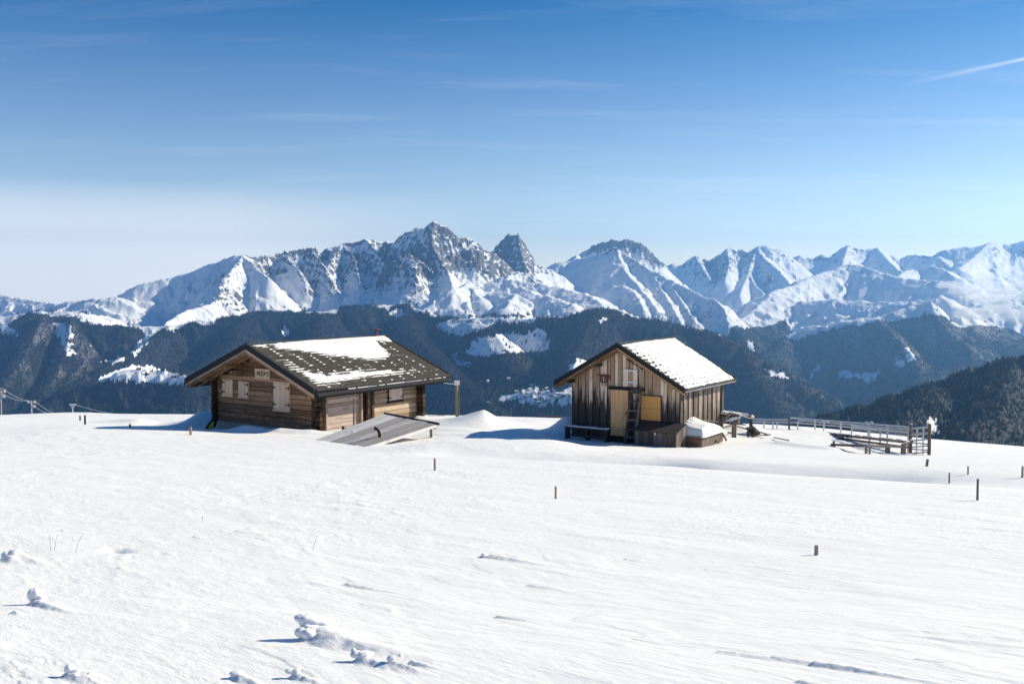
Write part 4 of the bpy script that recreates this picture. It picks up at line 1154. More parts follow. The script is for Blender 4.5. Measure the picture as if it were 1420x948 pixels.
# ------------------------------------------------------------------ the plank hut on the right
def plank_hut():
    rnd = random.Random(11)
    fr = Frame((6.746, 40.94, -6.45), R(56.997))
    W, L, WH, RH = 4.982, 4.326, 2.42, 3.842
    og, ob, oe, T = .656, .547, .461, .15
    sl = (RH - WH) / (W / 2)
    hut = empty('plank_hut', fr.o, fr.yaw, 'small weathered plank hut with a pale door and a boarded yellow window', 'hut')
    gw = bpy.data.objects.new('gable_wall', None); COL.objects.link(gw); gw.parent = hut
    def top(y): return WH + min(y, W - y) * sl
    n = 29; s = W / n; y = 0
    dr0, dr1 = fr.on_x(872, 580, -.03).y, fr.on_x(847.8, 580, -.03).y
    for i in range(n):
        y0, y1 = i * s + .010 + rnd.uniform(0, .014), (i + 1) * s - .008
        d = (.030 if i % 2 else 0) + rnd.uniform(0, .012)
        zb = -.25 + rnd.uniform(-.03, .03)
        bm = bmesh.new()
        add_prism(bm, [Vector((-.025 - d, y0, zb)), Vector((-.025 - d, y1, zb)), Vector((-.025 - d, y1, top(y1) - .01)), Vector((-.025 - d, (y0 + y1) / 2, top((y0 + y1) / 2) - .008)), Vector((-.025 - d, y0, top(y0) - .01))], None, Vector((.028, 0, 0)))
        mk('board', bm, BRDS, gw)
    # dark opening slots under the verge
    sw = bpy.data.objects.new('side_wall', None); COL.objects.link(sw); sw.parent = hut
    n = 17; s = L / n
    for i in range(n):
        x0, x1 = i * s + .008, (i + 1) * s - .008
        d = (.034 if i % 2 else 0) + rnd.uniform(0, .010)
        box('board', (x0, -.02 - d, -.25 + rnd.uniform(-.03, .03)), (x1, .008 - d, WH - .02), BRSD, sw)
    box('corner_board', (L - .01, -.10, -.3), (L + .13, .05, WH - .03), GREYP, sw)
    lin = bmesh.new(); add_prism(lin, [Vector((.02, 0, -.3)), Vector((.02, W, -.3)), Vector((.02, W, WH)), Vector((.02, W / 2, RH)), Vector((.02, 0, WH))], None, Vector((.05, 0, 0))); mk('lining', lin, BLACKW, hut)
    box('lining', (.08, .02, -.3), (L, .07, WH), BLACKW, hut)
    lin = bmesh.new(); add_prism(lin, [Vector((L - .05, .07, -.3)), Vector((L - .05, W, -.3)), Vector((L - .05, W, WH)), Vector((L - .05, W / 2, RH)), Vector((L - .05, .07, WH))], None, Vector((.05, 0, 0))); mk('back_wall', lin, BRSD, hut)
    box('left_wall', (.08, W - .05, -.3), (L - .06, W, WH), BRSD, hut)
    box('sill_beam', (-.08, -.05, -.62), (.06, W + .05, -.28), BLACKW, hut)
    box('sill_beam', (.07, -.06, -.62), (L, .06, -.28), BLACKW, hut)
    # purlin ends
    for yy, zz in ((W / 2, RH - .12), (W * .28, WH + W * .28 * sl - .12), (W * .72, WH + W * .28 * sl - .12), (.10, WH - .06), (W - .10, WH - .06)):
        box('purlin', (-og + .22, yy - .08, zz - .075), (L + ob - .12, yy + .08, zz + .075), BLACKW, hut)
    roof = bpy.data.objects.new('roof', None); COL.objects.link(roof); roof.parent = hut
    ye, yr = -oe, W / 2
    for sgn in (0, 1):
        Y = (lambda y: W - y) if sgn else (lambda y: y)
        P = lambda x, y, dz: Vector((x, Y(y), (WH + y * sl) + dz))
        bm = bmesh.new(); x0, x1 = -og + .03, L + ob - .03
        add_prism(bm, [P(x0, ye, 0), P(x0, yr, 0), P(x0, yr, .04), P(x0, ye, .04)], None, Vector((x1 - x0, 0, 0))); mk('sheathing', bm, RAFT, roof)
        for xx in (-og + .04, -og + .34):
            bm = bmesh.new(); add_prism(bm, [P(xx, ye + .03, -.11), P(xx, yr, -.11), P(xx, yr, -.004), P(xx, ye + .03, -.004)], None, Vector((.08, 0, 0))); mk('rafter', bm, RAFT, roof)
        for xx in (-og - .02, L + ob):
            bm = bmesh.new(); add_prism(bm, [P(xx, ye - .01, -.08), P(xx, yr, -.08), P(xx, yr, .03), P(xx, ye - .01, .03)], None, Vector((.028, 0, 0))); mk('verge_board', bm, RAFT, roof)
            bm = bmesh.new(); add_prism(bm, [P(xx - .035, ye - .03, .034), P(xx - .035, yr, .034), P(xx - .035, yr, T + .075), P(xx - .035, ye - .03, T + .075)], None, Vector((.10, 0, 0))); mk('verge_cap', bm, TILEM, roof)
        bm = bmesh.new(); add_prism(bm, [P(x0 + .04, ye - .03, .045), P(x0 + .04, ye + .3, .045), P(x0 + .04, ye + .3, .105), P(x0 + .04, ye - .03, .105)], None, Vector((x1 - x0 - .08, 0, 0))); mk('eave_board', bm, GALV, roof)
    box('ridge_cap', (-og, yr - .09, RH + T + .03), (L + ob, yr + .09, RH + T + .075), TILE, roof)
    TT = T * math.cos(math.atan(sl)) - .01
    ze_, zr_ = WH + ye * sl, WH + yr * sl
    tiled_slope(roof, -og + .07, L + ob - .05, ye - .02, ze_ - .02 * sl, yr - .01, zr_, 14, 14, rnd, TT, .045)
    tiled_slope(roof, -og + .07, L + ob - .05, W - ye + .02, ze_ - .02 * sl, yr + .01, zr_, 14, 14, rnd, TT, .045, tile_parts=False)
    cos_ = math.cos(math.atan(sl)); Ls = (yr - ye) / cos_
    cw = (L + ob - .05 + og - .07) / 14; rh_ = Ls / 14
    def hf(X_, S_, L_):
        n = fbm(X_ * 2.0, S_ * 2.4, 4, 311); n2 = fbm(X_ * 8, S_ * 7, 3, 312)
        u = (X_ + og - .07)
        h = .054 + .022 * n + .010 * n2 + .05 * sstep(.5, 2.2, u) * sstep(.4, 1.4, S_)
        # corners of the tiles still peep out, in a regular pattern that fades towards the ridge
        ph = (S_ / rh_) % 1.0; cx = (u / cw + .5 * (np.floor(S_ / rh_) % 2)) % 1.0
        cell = gnoise(np.floor(u / cw) * 3.1 + .3, np.floor(S_ / rh_) * 5.3 + .7, 313)
        peep = (ph < .36) & (np.abs(cx - .5) < .17 + .10 * cell) & (cell + .9 * n > -.34)
        h = np.where(peep, h - .066 - .03 * sstep(1.2, .2, u), h)
        edge = np.minimum(u / .5, 1); e2 = np.minimum(S_ / .22, 1)
        h = h - .035 * (1 - edge) - .045 * (1 - e2) + .03 * n2 * (1 - edge)
        h = np.where((u > .08 + .08 * n2) & (X_ < L + ob - .14 + .05 * n) & (S_ < L_ - .02), h, -.05)
        return h
    roof_snow('roof_snow', fr, -og + .1, L + ob - .08, ye, ze_, yr, zr_, TT, hf, .04, 'even snow cover with tile corners showing through on the plank hut roof')
    # door
    dw = bpy.data.objects.new('door', None); COL.objects.link(dw); dw.parent = hut
    zt = fr.on_x(860, 540.6, -.10).z; zb = fr.on_x(860, 604.2, -.10).z
    nb = 4; st = (dr1 - dr0) / nb
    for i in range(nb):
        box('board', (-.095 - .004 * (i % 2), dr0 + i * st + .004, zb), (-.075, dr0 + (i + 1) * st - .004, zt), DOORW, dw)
    box('handle', (-.14, dr0 + .07, (zt + zb) / 2 - .05), (-.10, dr0 + .10, (zt + zb) / 2 + .06), IRON, dw)
    l0 = fr.on_x(893, 538, -.12).y
    box('lintel', (-.125, l0, zt + .006), (-.074, dr1 + .10, zt + .14), BLACKW, hut)
    box('door_post', (-.11, dr0 - .10, zb), (-.074, dr0 - .006, zt), BLACKW, hut)
    # boarded window
    y0, y1 = fr.on_x(916, 566, -.10).y, fr.on_x(889, 566, -.10).y
    z1, z0 = fr.on_x(902, 549.2, -.10).z, fr.on_x(902, 582.6, -.10).z
    wd = bpy.data.objects.new('window', None); COL.objects.link(wd); wd.parent = hut
    box('frame', (-.090, y0 - .05, z0 - .05), (-.074, y1 + .06, z1 + .04), BLACKW, wd)
    zm = (z0 + z1) / 2 - .02
    box('panel', (-.108, y0, z0), (-.093, y1, zm - .004), CHIP, wd); box('panel', (-.112, y0 + .004, zm + .004), (-.093, y1, z1), CHIP, wd)
    # hay hatch with two white bars
    ht = bpy.data.objects.new('hay_hatch', None); COL.objects.link(ht); ht.parent = hut
    h0, h1 = fr.on_x(884.3, 522, -.09).y, fr.on_x(864.3, 522, -.09).y
    hb, htp = fr.on_x(874, 536.0, -.09).z, fr.on_x(874, 511.5, -.09).z
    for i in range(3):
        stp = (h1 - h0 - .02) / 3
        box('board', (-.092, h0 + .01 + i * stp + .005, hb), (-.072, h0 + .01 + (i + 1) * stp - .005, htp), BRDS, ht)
    for yy in (513.8, 529.8):
        zc_ = fr.on_x(874, yy, -.1).z
        box('bar', (-.115, h0, zc_ - .025), (-.093, h1 + .02, zc_ + .03), WHITEP, ht)
    box('hinge_post', (-.10, h0 - .05, hb - .1), (-.072, h0 - .02, htp), IRON, ht)
    # slanting batten under the verge
    a = fr.on_x(869, 497.5, -.09); b = fr.on_x(890.5, 512.5, -.09)
    bm = bmesh.new(); beam(bm, a, b, .02, .035); mk('batten', bm, LOGD, hut)
    tag_ = None
    # ---- things hung on or leaning against the hut
    # faded red carving
    c = fr.on_x(838, 525, -.11)
    rc = empty('wall_carving', fr.world((c.x, c.y, c.z)), fr.yaw, 'faded red carved ornament hanging on the gable left above the pale door', 'ornament')
    tube('rod', (-.03, .33, .16), (-.03, -.22, .15), .022, REDP, rc, 6)
    bm = bmesh.new(); add_prism(bm, [Vector((-.05, .20, .13)), Vector((-.05, -.20, .13)), Vector((-.05, -.13, -.17)), Vector((-.05, .13, -.17))], None, Vector((.05, 0, 0))); mk('plaque', bm, REDP, rc)
    for k in (-1, 0, 1):
        bm = bmesh.new(); beam(bm, (-.06, .08 * k + .02, .08), (-.06, .08 * k - .02, -.12), .02, .03, up=Vector((1, 0, 0))); mk('carved_strip', bm, WHITEP if k == 0 else FACE, rc)
    tube('horn', (-.04, -.19, .13), (-.05, -.32, -.02), .022, REDP, rc, 6); tube('horn', (-.04, -.06, -.17), (-.05, -.10, -.32), .015, IRON, rc, 6); tube('horn', (-.04, .06, -.17), (-.05, .04, -.30), .015, IRON, rc, 6)
    # ladder
    lo = empty('ladder', fr.world((0, 0, 0)), fr.yaw, 'old dark wooden ladder leaning against the gable beside the pale door', 'ladder')
    tl, tr = fr.on_x(876.5, 537, -.16), fr.on_x(889, 537, -.16)
    bl, br = fr.on_x(866.5, 616, -.75), fr.on_x(880.5, 616, -.75)
    for p, r_ in ((tl, bl), (tr, br)):
        bm = bmesh.new(); beam(bm, p, r_, .075, .09, up=Vector((1, 0, .3))); mk('rail', bm, CHESTW, lo)
    for yy in (542.5, 556, 569, 582, 595, 606):
        t = (yy - 537) / 79.0
        a = tl.lerp(bl, t); b = tr.lerp(br, t); dd = (b - a).normalized() * .06
        bm = bmesh.new(); beam(bm, a - dd + Vector((-.05, 0, 0)), b + dd + Vector((-.05, 0, 0)), .05, .07); mk('rung', bm, CHESTW, lo)
    a = fr.on_x(884, 541.5, -.28)
    box('hook_block', (a.x - .10, a.y - .16, a.z - .12), (a.x + .02, a.y + .18, a.z + .10), CHESTW, lo)
    # bench along the gable
    be = empty('bench', fr.world((0, 0, 0)), fr.yaw, 'long low bench with snow on its plank, left of the pale door', 'bench')
    p = fr.on_x(785.8, 590.5, -.85); q_ = fr.on_x(845, 595.5, -.85); zs = (p.z + q_.z) / 2
    ya, yb = q_.y, p.y
    box('seat', (-1.02, ya, zs - .06), (-.70, yb, zs), BLACKW, be, rnd, .006)
    for yy in (yb - .05, (ya + yb) / 2, ya + .12):
        g_ = gz(*fr.world((-.98, yy, 0)).xy) - fr.o.z
        box('leg', (-1.01, yy - .045, g_ - .3), (-.93, yy + .045, zs - .062), BLACKW, be)
        box('leg', (-.79, yy - .045, g_ - .3), (-.71, yy + .045, zs - .062), BLACKW, be)
    box('stretcher', (-1.03, ya + .1, zs - .38), (-.98, yb - .05, zs - .31), BLACKW, be)
    bm = bmesh.new()
    for i in range(15):
        y0 = ya + .05 + (yb - ya - .1) * i / 15; t = .03 + .035 * rnd.random()
        add_box(bm, (-.98 + .03 * rnd.random(), y0, zs + .001), (-.74, y0 + (yb - ya) / 15 * (.75 + .3 * rnd.random()), zs + t))
    sn = mk('bench_snow', bm, SNOW, None, kind='stuff', label='thin ridge of snow lying on the bench', category='snow'); sn.location = fr.o; sn.rotation_euler = (0, 0, fr.yaw)
    # door step
    stp = empty('door_step', fr.world((0, 0, 0)), fr.yaw, 'low dark step below the pale door', 'step')
    zs2 = fr.on_x(858, 606.5, -.3).z
    box('tread', (-.62, dr0 - .35, zs2 - .07), (-.12, dr1 + .08, zs2), BLACKW, stp)
    box('riser', (-.52, dr0 - .25, zs2 - .5), (-.18, dr0 - .17, zs2 - .073), BLACKW, stp); box('riser', (-.52, dr1 - .10, zs2 - .5), (-.18, dr1 - .02, zs2 - .073), BLACKW, stp)
    # chest: solve its box from its picture
    ch = empty('storage_chest', fr.world((0, 0, 0)), fr.yaw, 'grey board chest with a sloping black lid in front of the yellow window', 'chest')
    x_f = -1.05
    A = fr.on_x(880.4, 612, x_f); B = fr.on_x(937.5, 612, x_f)
    zf = fr.on_x(910, 599.2, x_f).z; zbk = zf + .26
    y0c, y1c = B.y, A.y
    gcz = gz(*fr.world((x_f, (y0c + y1c) / 2, 0)).xy) - fr.o.z - .25
    nbd = 9; stc = (y1c - y0c) / nbd
    for i in range(nbd): box('front_board', (x_f - .004 * (i % 2), y0c + i * stc + .004, gcz), (x_f + .03, y0c + (i + 1) * stc - .004, zf), CHESTW, ch)
    for i in range(4):
        a0 = x_f + .032 + i * (-.13 - x_f - .03) / 4; a1 = x_f + .026 + (i + 1) * (-.13 - x_f - .03) / 4
        z0_, z1_ = zf + (zbk - zf) * (a0 - x_f) / (-.13 - x_f), zf + (zbk - zf) * (a1 - x_f) / (-.13 - x_f)
        for yy in (y0c, y1c - .03):
            bm = bmesh.new(); add_prism(bm, [Vector((a0, yy, gcz)), Vector((a1, yy, gcz)), Vector((a1, yy, z1_)), Vector((a0, yy, z0_))], None, Vector((0, .03, 0))); mk('end_board', bm, CHESTW, ch)
    bm = bmesh.new(); add_prism(bm, [Vector((x_f - .06, y0c - .05, zf - .01)), Vector((-.12, y0c - .05, zbk)), Vector((-.12, y0c - .05, zbk + .04)), Vector((x_f - .06, y0c - .05, zf + .03))], None, Vector((0, y1c - y0c + .10, 0))); mk('lid', bm, mat_plain('tar_paper', (.045, .045, .05), .6, nz=.4), ch)
    box('latch', (x_f - .03, (y0c + y1c) / 2 - .03, zf - .12), (x_f - .006, (y0c + y1c) / 2 + .03, zf - .012), GALV, ch)
    # low board box with a heap of snow on it, round the corner
    bx = empty('low_box', fr.world((0, 0, 0)), fr.yaw, 'low brown board box at the near corner, buried under a heap of snow', 'box')
    a = fr.on_y(947.5, 614, -.55)
    zt2 = fr.on_x(950, 603.5, -.05).z
    gb = gz(*fr.world((.6, -.8, 0)).xy) - fr.o.z - .3
    box('front_board', (-.02, -.92, gb), (.02, -.12, zt2), mat_wood('brown_box_wood', (.26, .18, .12), (.12, .08, .05), 'y', 14), bx)
    box('side_board', (.022, -.94, gb), (2.3, -.90, zt2 + .02), CHESTW, bx)
    box('end_board', (2.26, -.90, gb), (2.30, -.12, zt2), CHESTW, bx)
    # the heap
    nx, ny = 70, 36
    XX, YY = np.meshgrid(np.linspace(-.05, 2.45, nx), np.linspace(-1.08, -.06, ny))
    u = (XX + .05) / 2.5; v = (YY + 1.08) / 1.02
    e_ = sstep(0, .10, u) * sstep(0, .16, 1 - u) * sstep(0, .22, v)
    crest = .50 * np.exp(-((u - .42) / .42) ** 2) * (.55 + .45 * v)
    teeth = .05 * np.abs(np.sin(u * 34)) * sstep(.6, 1, v) * (u < .55)
    HH = zt2 - .03 + e_ * (.10 + crest + teeth + .03 * fbm(XX * 2, YY * 2, 3, 331))
    me = grid_mesh('snow_heap', np.stack([XX.ravel(), YY.ravel(), HH.ravel()], 1), ny, nx)
    o = link('snow_heap', me, [SNOW], kind='stuff', label='rounded heap of snow on the low box beside the plank hut', category='snow'); o.location = fr.o; o.rotation_euler = (0, 0, fr.yaw)
    # rail nailed across the side wall
    a, b = fr.on_y(976, 582, -.12), fr.on_y(1034, 589, -.9)
    bm = bmesh.new(); beam(bm, a, b, .04, .05); r_ = mk('side_rail', bm, GREYP, None); tag(r_, 'thin grey pole running from the side wall of the plank hut to the timber pile', 'pole'); r_.location = fr.o; r_.rotation_euler = (0, 0, fr.yaw)
    return fr
HUT2 = plank_hut()
# ------------------------------------------------------------------ small structures in the snow
def planks_platform():
    rnd = random.Random(21)
    A = at(440.3, 609.8, 40.2); D = at(497, 623.6, 36.8); B = at(532.8, 574.6, 43.4); C_ = at(605.5, 588.8, 40.0)
    # v: from the low edge to the high edge; least squares so that B and C fall on their pixels
    rb, rc = ray(532.8, 573.6), ray(606, 588.5)
    M = []; y = []
    for p, (a, b) in ((A, rb), (D, rc)):
        M.append([1, -a, 0]); y.append(a * p.y - p.x)
        M.append([0, -b, 1]); y.append(b * p.y - p.z)
    vA, vD = B - A, C_ - D
    v = (vA + vD) / 2
    w = D - A
    print('platform', A, D, v, w, gz(C_.x, C_.y), C_.z)
    t = empty('plank_platform', A, 0, 'slanting platform of silver-grey planks propped up in the snow before the log hut', 'platform')
    n = v.cross(w).normalized()
    if n.z < 0: n = -n
    N = 13
    ex = v.normalized()
    for i in range(N):
        a = w * ((i + .08) / N); b = w * ((i + .92) / N)
        k0 = rnd.uniform(-.03, .01); k1 = 1 + rnd.uniform(-.01, .02)
        h = .03 + rnd.uniform(0, .012) + (.02 if i in (9, 10) else 0)
        bm = bmesh.new()
        va = vA.lerp(vD, (i + .04) / N); vb = vA.lerp(vD, (i + .96) / N)
        lo_ = [a + va * k0, b + vb * k0, b + vb * k0 + n * h, a + va * k0 + n * h]
        hi_ = [a + va * k1, b + vb * k1, b + vb * k1 + n * h, a + va * k1 + n * h]
        l_ = [bm.verts.new(q) for q in lo_]; h_ = [bm.verts.new(q) for q in hi_]
        for j in range(4): bm.faces.new((l_[j], l_[(j + 1) % 4], h_[(j + 1) % 4], h_[j]))
        bm.faces.new(l_[::-1]); bm.faces.new(h_)
        # all planks run full length; the slot by the pipe is a strip
        o = mk('plank', bm, PLATW, t)
    # frame under the planks
    for k in (.10, .5, .97):
        bm = bmesh.new(); beam(bm, vA * k - n * .07 - w * .01, vD * k + w * 1.01 - n * .07, .08, .12, up=n); mk('cross_beam', bm, GREYP, t)
    bm = bmesh.new(); beam(bm, w * 1.012 - n * .03, w * 1.012 + vD - n * .03, .03, .10, up=n); mk('edge_board', bm, PLATW, t)
    bm = bmesh.new(); beam(bm, vA * 1.015 - w * .02 + n * .03, vD * 1.015 + w * 1.03 + n * .03, .05, .09, up=n); mk('end_board', bm, BLACKW, t)
    bm = bmesh.new(); beam(bm, -v * .008 - w * .01, w * 1.0 - v * .008, .03, .06, up=n); mk('end_board', bm, BLACKW, t)
    for k, f in ((.97, .93), (.97, .06), (.45, .96)):
        p = vA.lerp(vD, f) * k + w * f - n * .12
        g = gz(A.x + p.x, A.y + p.y) - A.z
        bm = bmesh.new(); beam(bm, p, Vector((p.x, p.y, g - .4)), .10, .10, up=Vector((1, 0, 0))); mk('leg', bm, GREYP, t)
    # black strip laid on the planks, painting in the shade of a slot
    bm = bmesh.new(); q = w * .76 + n * .052
    beam(bm, q, q + vD * .42, .04, .018, up=n); mk('gap_shade_strip', bm, BLACKW, t)
    # bent stove pipe
    base = None
    a, b = ray(526.6, 607); 
    # intersect with the platform plane
    dd = Vector((a, 1, b)); s = (A.dot(n)) / dd.dot(n); P0 = dd * s - A
    pp = empty('stove_pipe', A + P0, 0, 'short bent black stove pipe sticking out of the plank platform', 'pipe')
    bm = bmesh.new(); Hh = .36
    pts = [Vector((0, 0, -.05)), Vector((-.01, 0, Hh * .45)), Vector((-.035, 0, Hh * .72)), Vector((-.085, -.01, Hh * .93)), Vector((-.17, -.02, Hh * 1.02))]
    for p, q in zip(pts[:-1], pts[1:]): add_tube(bm, p, q + (q - p).normalized() * .012, .055, 12)
    mk('pipe', bm, IRON, pp, smooth=False)
    tube('collar', (-.16, -.018, Hh * 1.012), (-.21, -.025, Hh * 1.04), .066, IRON, pp, 12)
    # clumps of snow on the planks
    bm = bmesh.new()
    for i in range(22):
        u, f = rnd.uniform(.28, .62), rnd.uniform(.02, .28)
        c = v * u + w * f + n * .045
        m = bmesh.ops.create_icosphere(bm, subdivisions=1, radius=rnd.uniform(.02, .05))
        for q in m['verts']: q.co = c + Vector((q.co.x * 1.8, q.co.y * 1.8, q.co.z * .6))
    o = mk('snow_crumbs', bm, SNOW, None, smooth=True, kind='stuff', label='crumbs of snow on the plank platform', category='snow'); o.location = A
    # upright stake behind the platform and a stub
    g = hit(490.5, 593, 38, 48)
    d = HUT1.on_y(490.5, 590, -1.2); W_ = HUT1.world(d)
    zt = ray(490.5, 552)[1] * W_.y; gg = gz(W_.x, W_.y)
    bm = bmesh.new(); beam(bm, Vector((0, 0, -.4)), Vector((.02, 0, zt - gg)), .085, .07, up=Vector((1, 0, 0)))
    o = mk('upright_stake', bm, GREYP, None); o.location = (W_.x, W_.y, gg); tag(o, 'tall grey stake standing between the log hut and the plank platform', 'stake')
    g = hit(475, 598, 38, 48); 
    bm = bmesh.new(); beam(bm, Vector((0, 0, -.2)), Vector((.03, 0, .24)), .10, .10, up=Vector((1, 0, 0))); beam(bm, Vector((-.02, 0, .05)), Vector((.16, 0, .16)), .05, .05)
    W2_ = HUT1.world(HUT1.on_y(475, 594, -1.5))
    o = mk('broken_stub', bm, LOGD, None); o.location = (W2_.x, W2_.y, gz(W2_.x, W2_.y) + .02); tag(o, 'broken dark stub of wood at the upper edge of the plank platform', 'stub')
planks_platform()

def stake(px, y0, y1, w, label, lean=0.0, mat=None, group='stakes standing in the snow', name='fence_stake', depth=None):
    p = hit(px, y1) if depth is None else None
    if p is None:
        a, b = ray(px, y1); p = Vector((a * depth, depth, gz(a * depth, depth)))
    h = (ray(px, y0)[1] - ray(px, y1)[1]) * p.y
    ww = w / F_PX * p.y
    p.z = gz(p.x, p.y)
    bm = bmesh.new()
    sd = random.Random(int(px))
    add_tube(bm, (0, 0, -.35), (lean * h, sd.uniform(-.02, .02), h), ww * .68, 7, ww * .58)
    o = mk(name, bm, mat or GREYP, None); o.location = p
    tag(o, label, 'stake', group)
    # snow hollow is left by the wind; nothing else
    return o, p, h
stake(603, 636, 652.5, 2.6, 'dark stake alone in the snow below the gap between the huts')
stake(770.5, 675, 692.5, 2.6, 'dark stake alone in the middle of the snow slope')
o, p, h = stake(1132, 757.5, 771, 5.0, 'short thick stub of a post, the nearest one, on the right slope', name='post_stub')
stake(1283.5, 637, 647, 3.2, 'short dark leaning stake just below the end of the metal fence', lean=.25)
stake(1316, 655.5, 670.5, 2.0, 'thin stake with a long shadow, second left of the tallest one')
stake(1342.5, 647.5, 659, 1.9, 'small thin stake up the slope behind the tallest one')
stake(1355.5, 664.5, 694, 2.6, 'tallest thin stake on the right side of the slope')
stake(1417.5, 647, 663, 2.4, 'thin stake at the very right edge of the picture')
stake(264.5, 592, 602.5, 3.0, 'pale stake just left of the log hut at the edge of its shadow', mat=FACE)
stake(118, 575.5, 588.5, 2.2, 'dark stake at the left tip of the log hut shadow', mat=BLACKW)
stake(111, 574, 581, 1.8, 'tiny stake on the left skyline of the snow', mat=BLACKW, depth=60)
stake(180.5, 590, 594.5, 2.5, 'low stub in the middle of the log hut shadow', mat=GREYP, depth=49, name='post_stub')

# pole with insulator and cable at the right of the log hut
def cable_pole():
    d = 56.0
    a, b = ray(633.5, 576); x = a * d; g = gz(x, d)
    zt = ray(633.5, 533.5)[1] * d
    t = empty('cable_pole', (x, d, g), 0, 'wooden pole with a white box on top right of the log hut', 'pole')
    tube('shaft', (0, 0, -.5), (0, 0, zt - g), .085, GREYP, t, 8, .07)
    box('top_box', (-.13, -.13, zt - g), (.13, .13, zt - g + .22), WHITEP, t)
    box('brace', (.09, -.05, -.4), (.15, .05, (zt - g) * .8), GREYP, t)
    p = Vector((x - .1, d, zt + .05)); q = HUT1.world((HUT1.on_y(597, 528, -.5).x, -.5, 1.95))
    bm = bmesh.new(); pts = []
    for i in range(13):
        k = i / 12; v = p.lerp(q, k); v.z -= .10 * math.sin(math.pi * k); pts.append(v - p)
    tube_path(bm, pts, .012, 5)
    o = mk('cable', bm, GALV, None); o.location = p; tag(o, 'thin cable between the log hut and the pole on its right', 'cable')
cable_pole()

# power line beyond the crest at the left
def far_poles():
    spots = [(1.0, 541, 104), (43.5, 556, 118), (100.5, 560.5, 100)]
    tops = []
    for i, (px, py, d) in enumerate(spots):
        a, b = ray(px, py); x, z = a * d, b * d; g = gz(x, d)
        lab = ['power pole at the very left edge beyond the snow crest', 'power pole beyond the left snow crest, second from the edge', 'short mast with a forked head beyond the left snow crest'][i]
        t = empty('power_pole', (x, d, g), 0, lab, 'pole', 'poles beyond the snow crest')
        tube('shaft', (0, 0, -.5), (0, 0, z - g), .085 if i < 2 else .04, GALV if i == 2 else PLATW, t, 8, .06)
        if i < 2:
            box('crossarm', (-.45, -.06, z - g - .22), (.45, .06, z - g - .12), PLATW, t)
            for k in (-.4, .4): tube('insulator', (k, 0, z - g - .12), (k, 0, z - g + .08), .05, WHITEP, t, 8)
            box('side_box', (.12, -.12, z - g - .75), (.40, .12, z - g - .45), GALV, t)
        else:
            box('crossarm', (-.30, -.05, z - g - .06), (.30, .05, z - g + .03), WHITEP, t)
            tube('fork', (-.24, 0, z - g - .03), (0, 0, z - g - .45), .04, GALV, t, 6); tube('fork', (.24, 0, z - g - .03), (0, 0, z - g - .45), .04, GALV, t, 6)
        tops.append(Vector((x, d, z + .05)))
    def cable(p, q, sag, lab, r=.022):
        bm = bmesh.new(); pts = []
        for i in range(17):
            k = i / 16; v = p.lerp(q, k); v.z -= sag * 4 * k * (1 - k); pts.append(v - p)
        tube_path(bm, pts, r, 4); o = mk('cable', bm, GALV, None); o.location = p; tag(o, lab, 'cable', 'power cables beyond the snow crest')
    e1, e2 = at(84, 572.5, 150), at(96, 573, 150)
    far0 = at(-60, 515, 96)
    for off, end, lab in ((Vector((-.4, 0, 0)), e1, 'lower'), (Vector((.4, 0, 0)), e2, 'upper')):
        cable(far0 + off, tops[0] + off, .1, lab + ' cable running in from the left edge to the first power pole')
        cable(tops[0] + off, tops[1] + off, .35, lab + ' cable between the two power poles at the left')
        cable(tops[1] + off, end, .7, lab + ' cable sagging down behind the crest right of the second power pole')
    cable(tops[2], at(215, 575, 130), .5, 'faint cable running right from the forked mast behind the crest', .016)
far_poles()

# the yellow and black cover beside the log hut
def cover():
    d = 50.0; p = Vector((ray(291.5, 592)[0] * 49.2, 49.2, 0)); p.z = gz(p.x, p.y)
    t = empty('covered_sledge', p, 0, 'yellow and black covered sledge leaning against the left corner of the log hut', 'sledge')
    s = 49.2 / F_PX
    Q = lambda px, py, dd=0: Vector(((px - 291.5) * s, dd, (592.5 - py) * s))
    def slab(name, pl, mat, d0, d1):
        bm = bmesh.new(); add_prism(bm, [Q(a, b, d0) for a, b in pl], None, Vector((0, d1 - d0, 0)))
        bmesh.ops.bevel(bm, geom=bm.edges[:], offset=.02, segments=2, affect='EDGES'); mk(name, bm, mat, t, smooth=True)
    slab('cover', [(286.5, 592), (291, 593), (298.5, 588), (300, 582), (297, 580.5), (291, 585)], YELP, -.18, .12)
    slab('strap', [(285, 592.8), (287, 593.5), (293, 586), (296.5, 579.5), (295, 578.5), (290, 584)], IRON, -.20, .14)
    slab('strap', [(296.6, 591), (298.4, 590), (301, 582), (300.6, 578.5), (297, 578), (299.4, 582)], IRON, -.20, .14)
    slab('runner', [(284, 593.6), (298, 594), (298, 592.9), (284, 592.6)], IRON, -.2, .1)
cover()

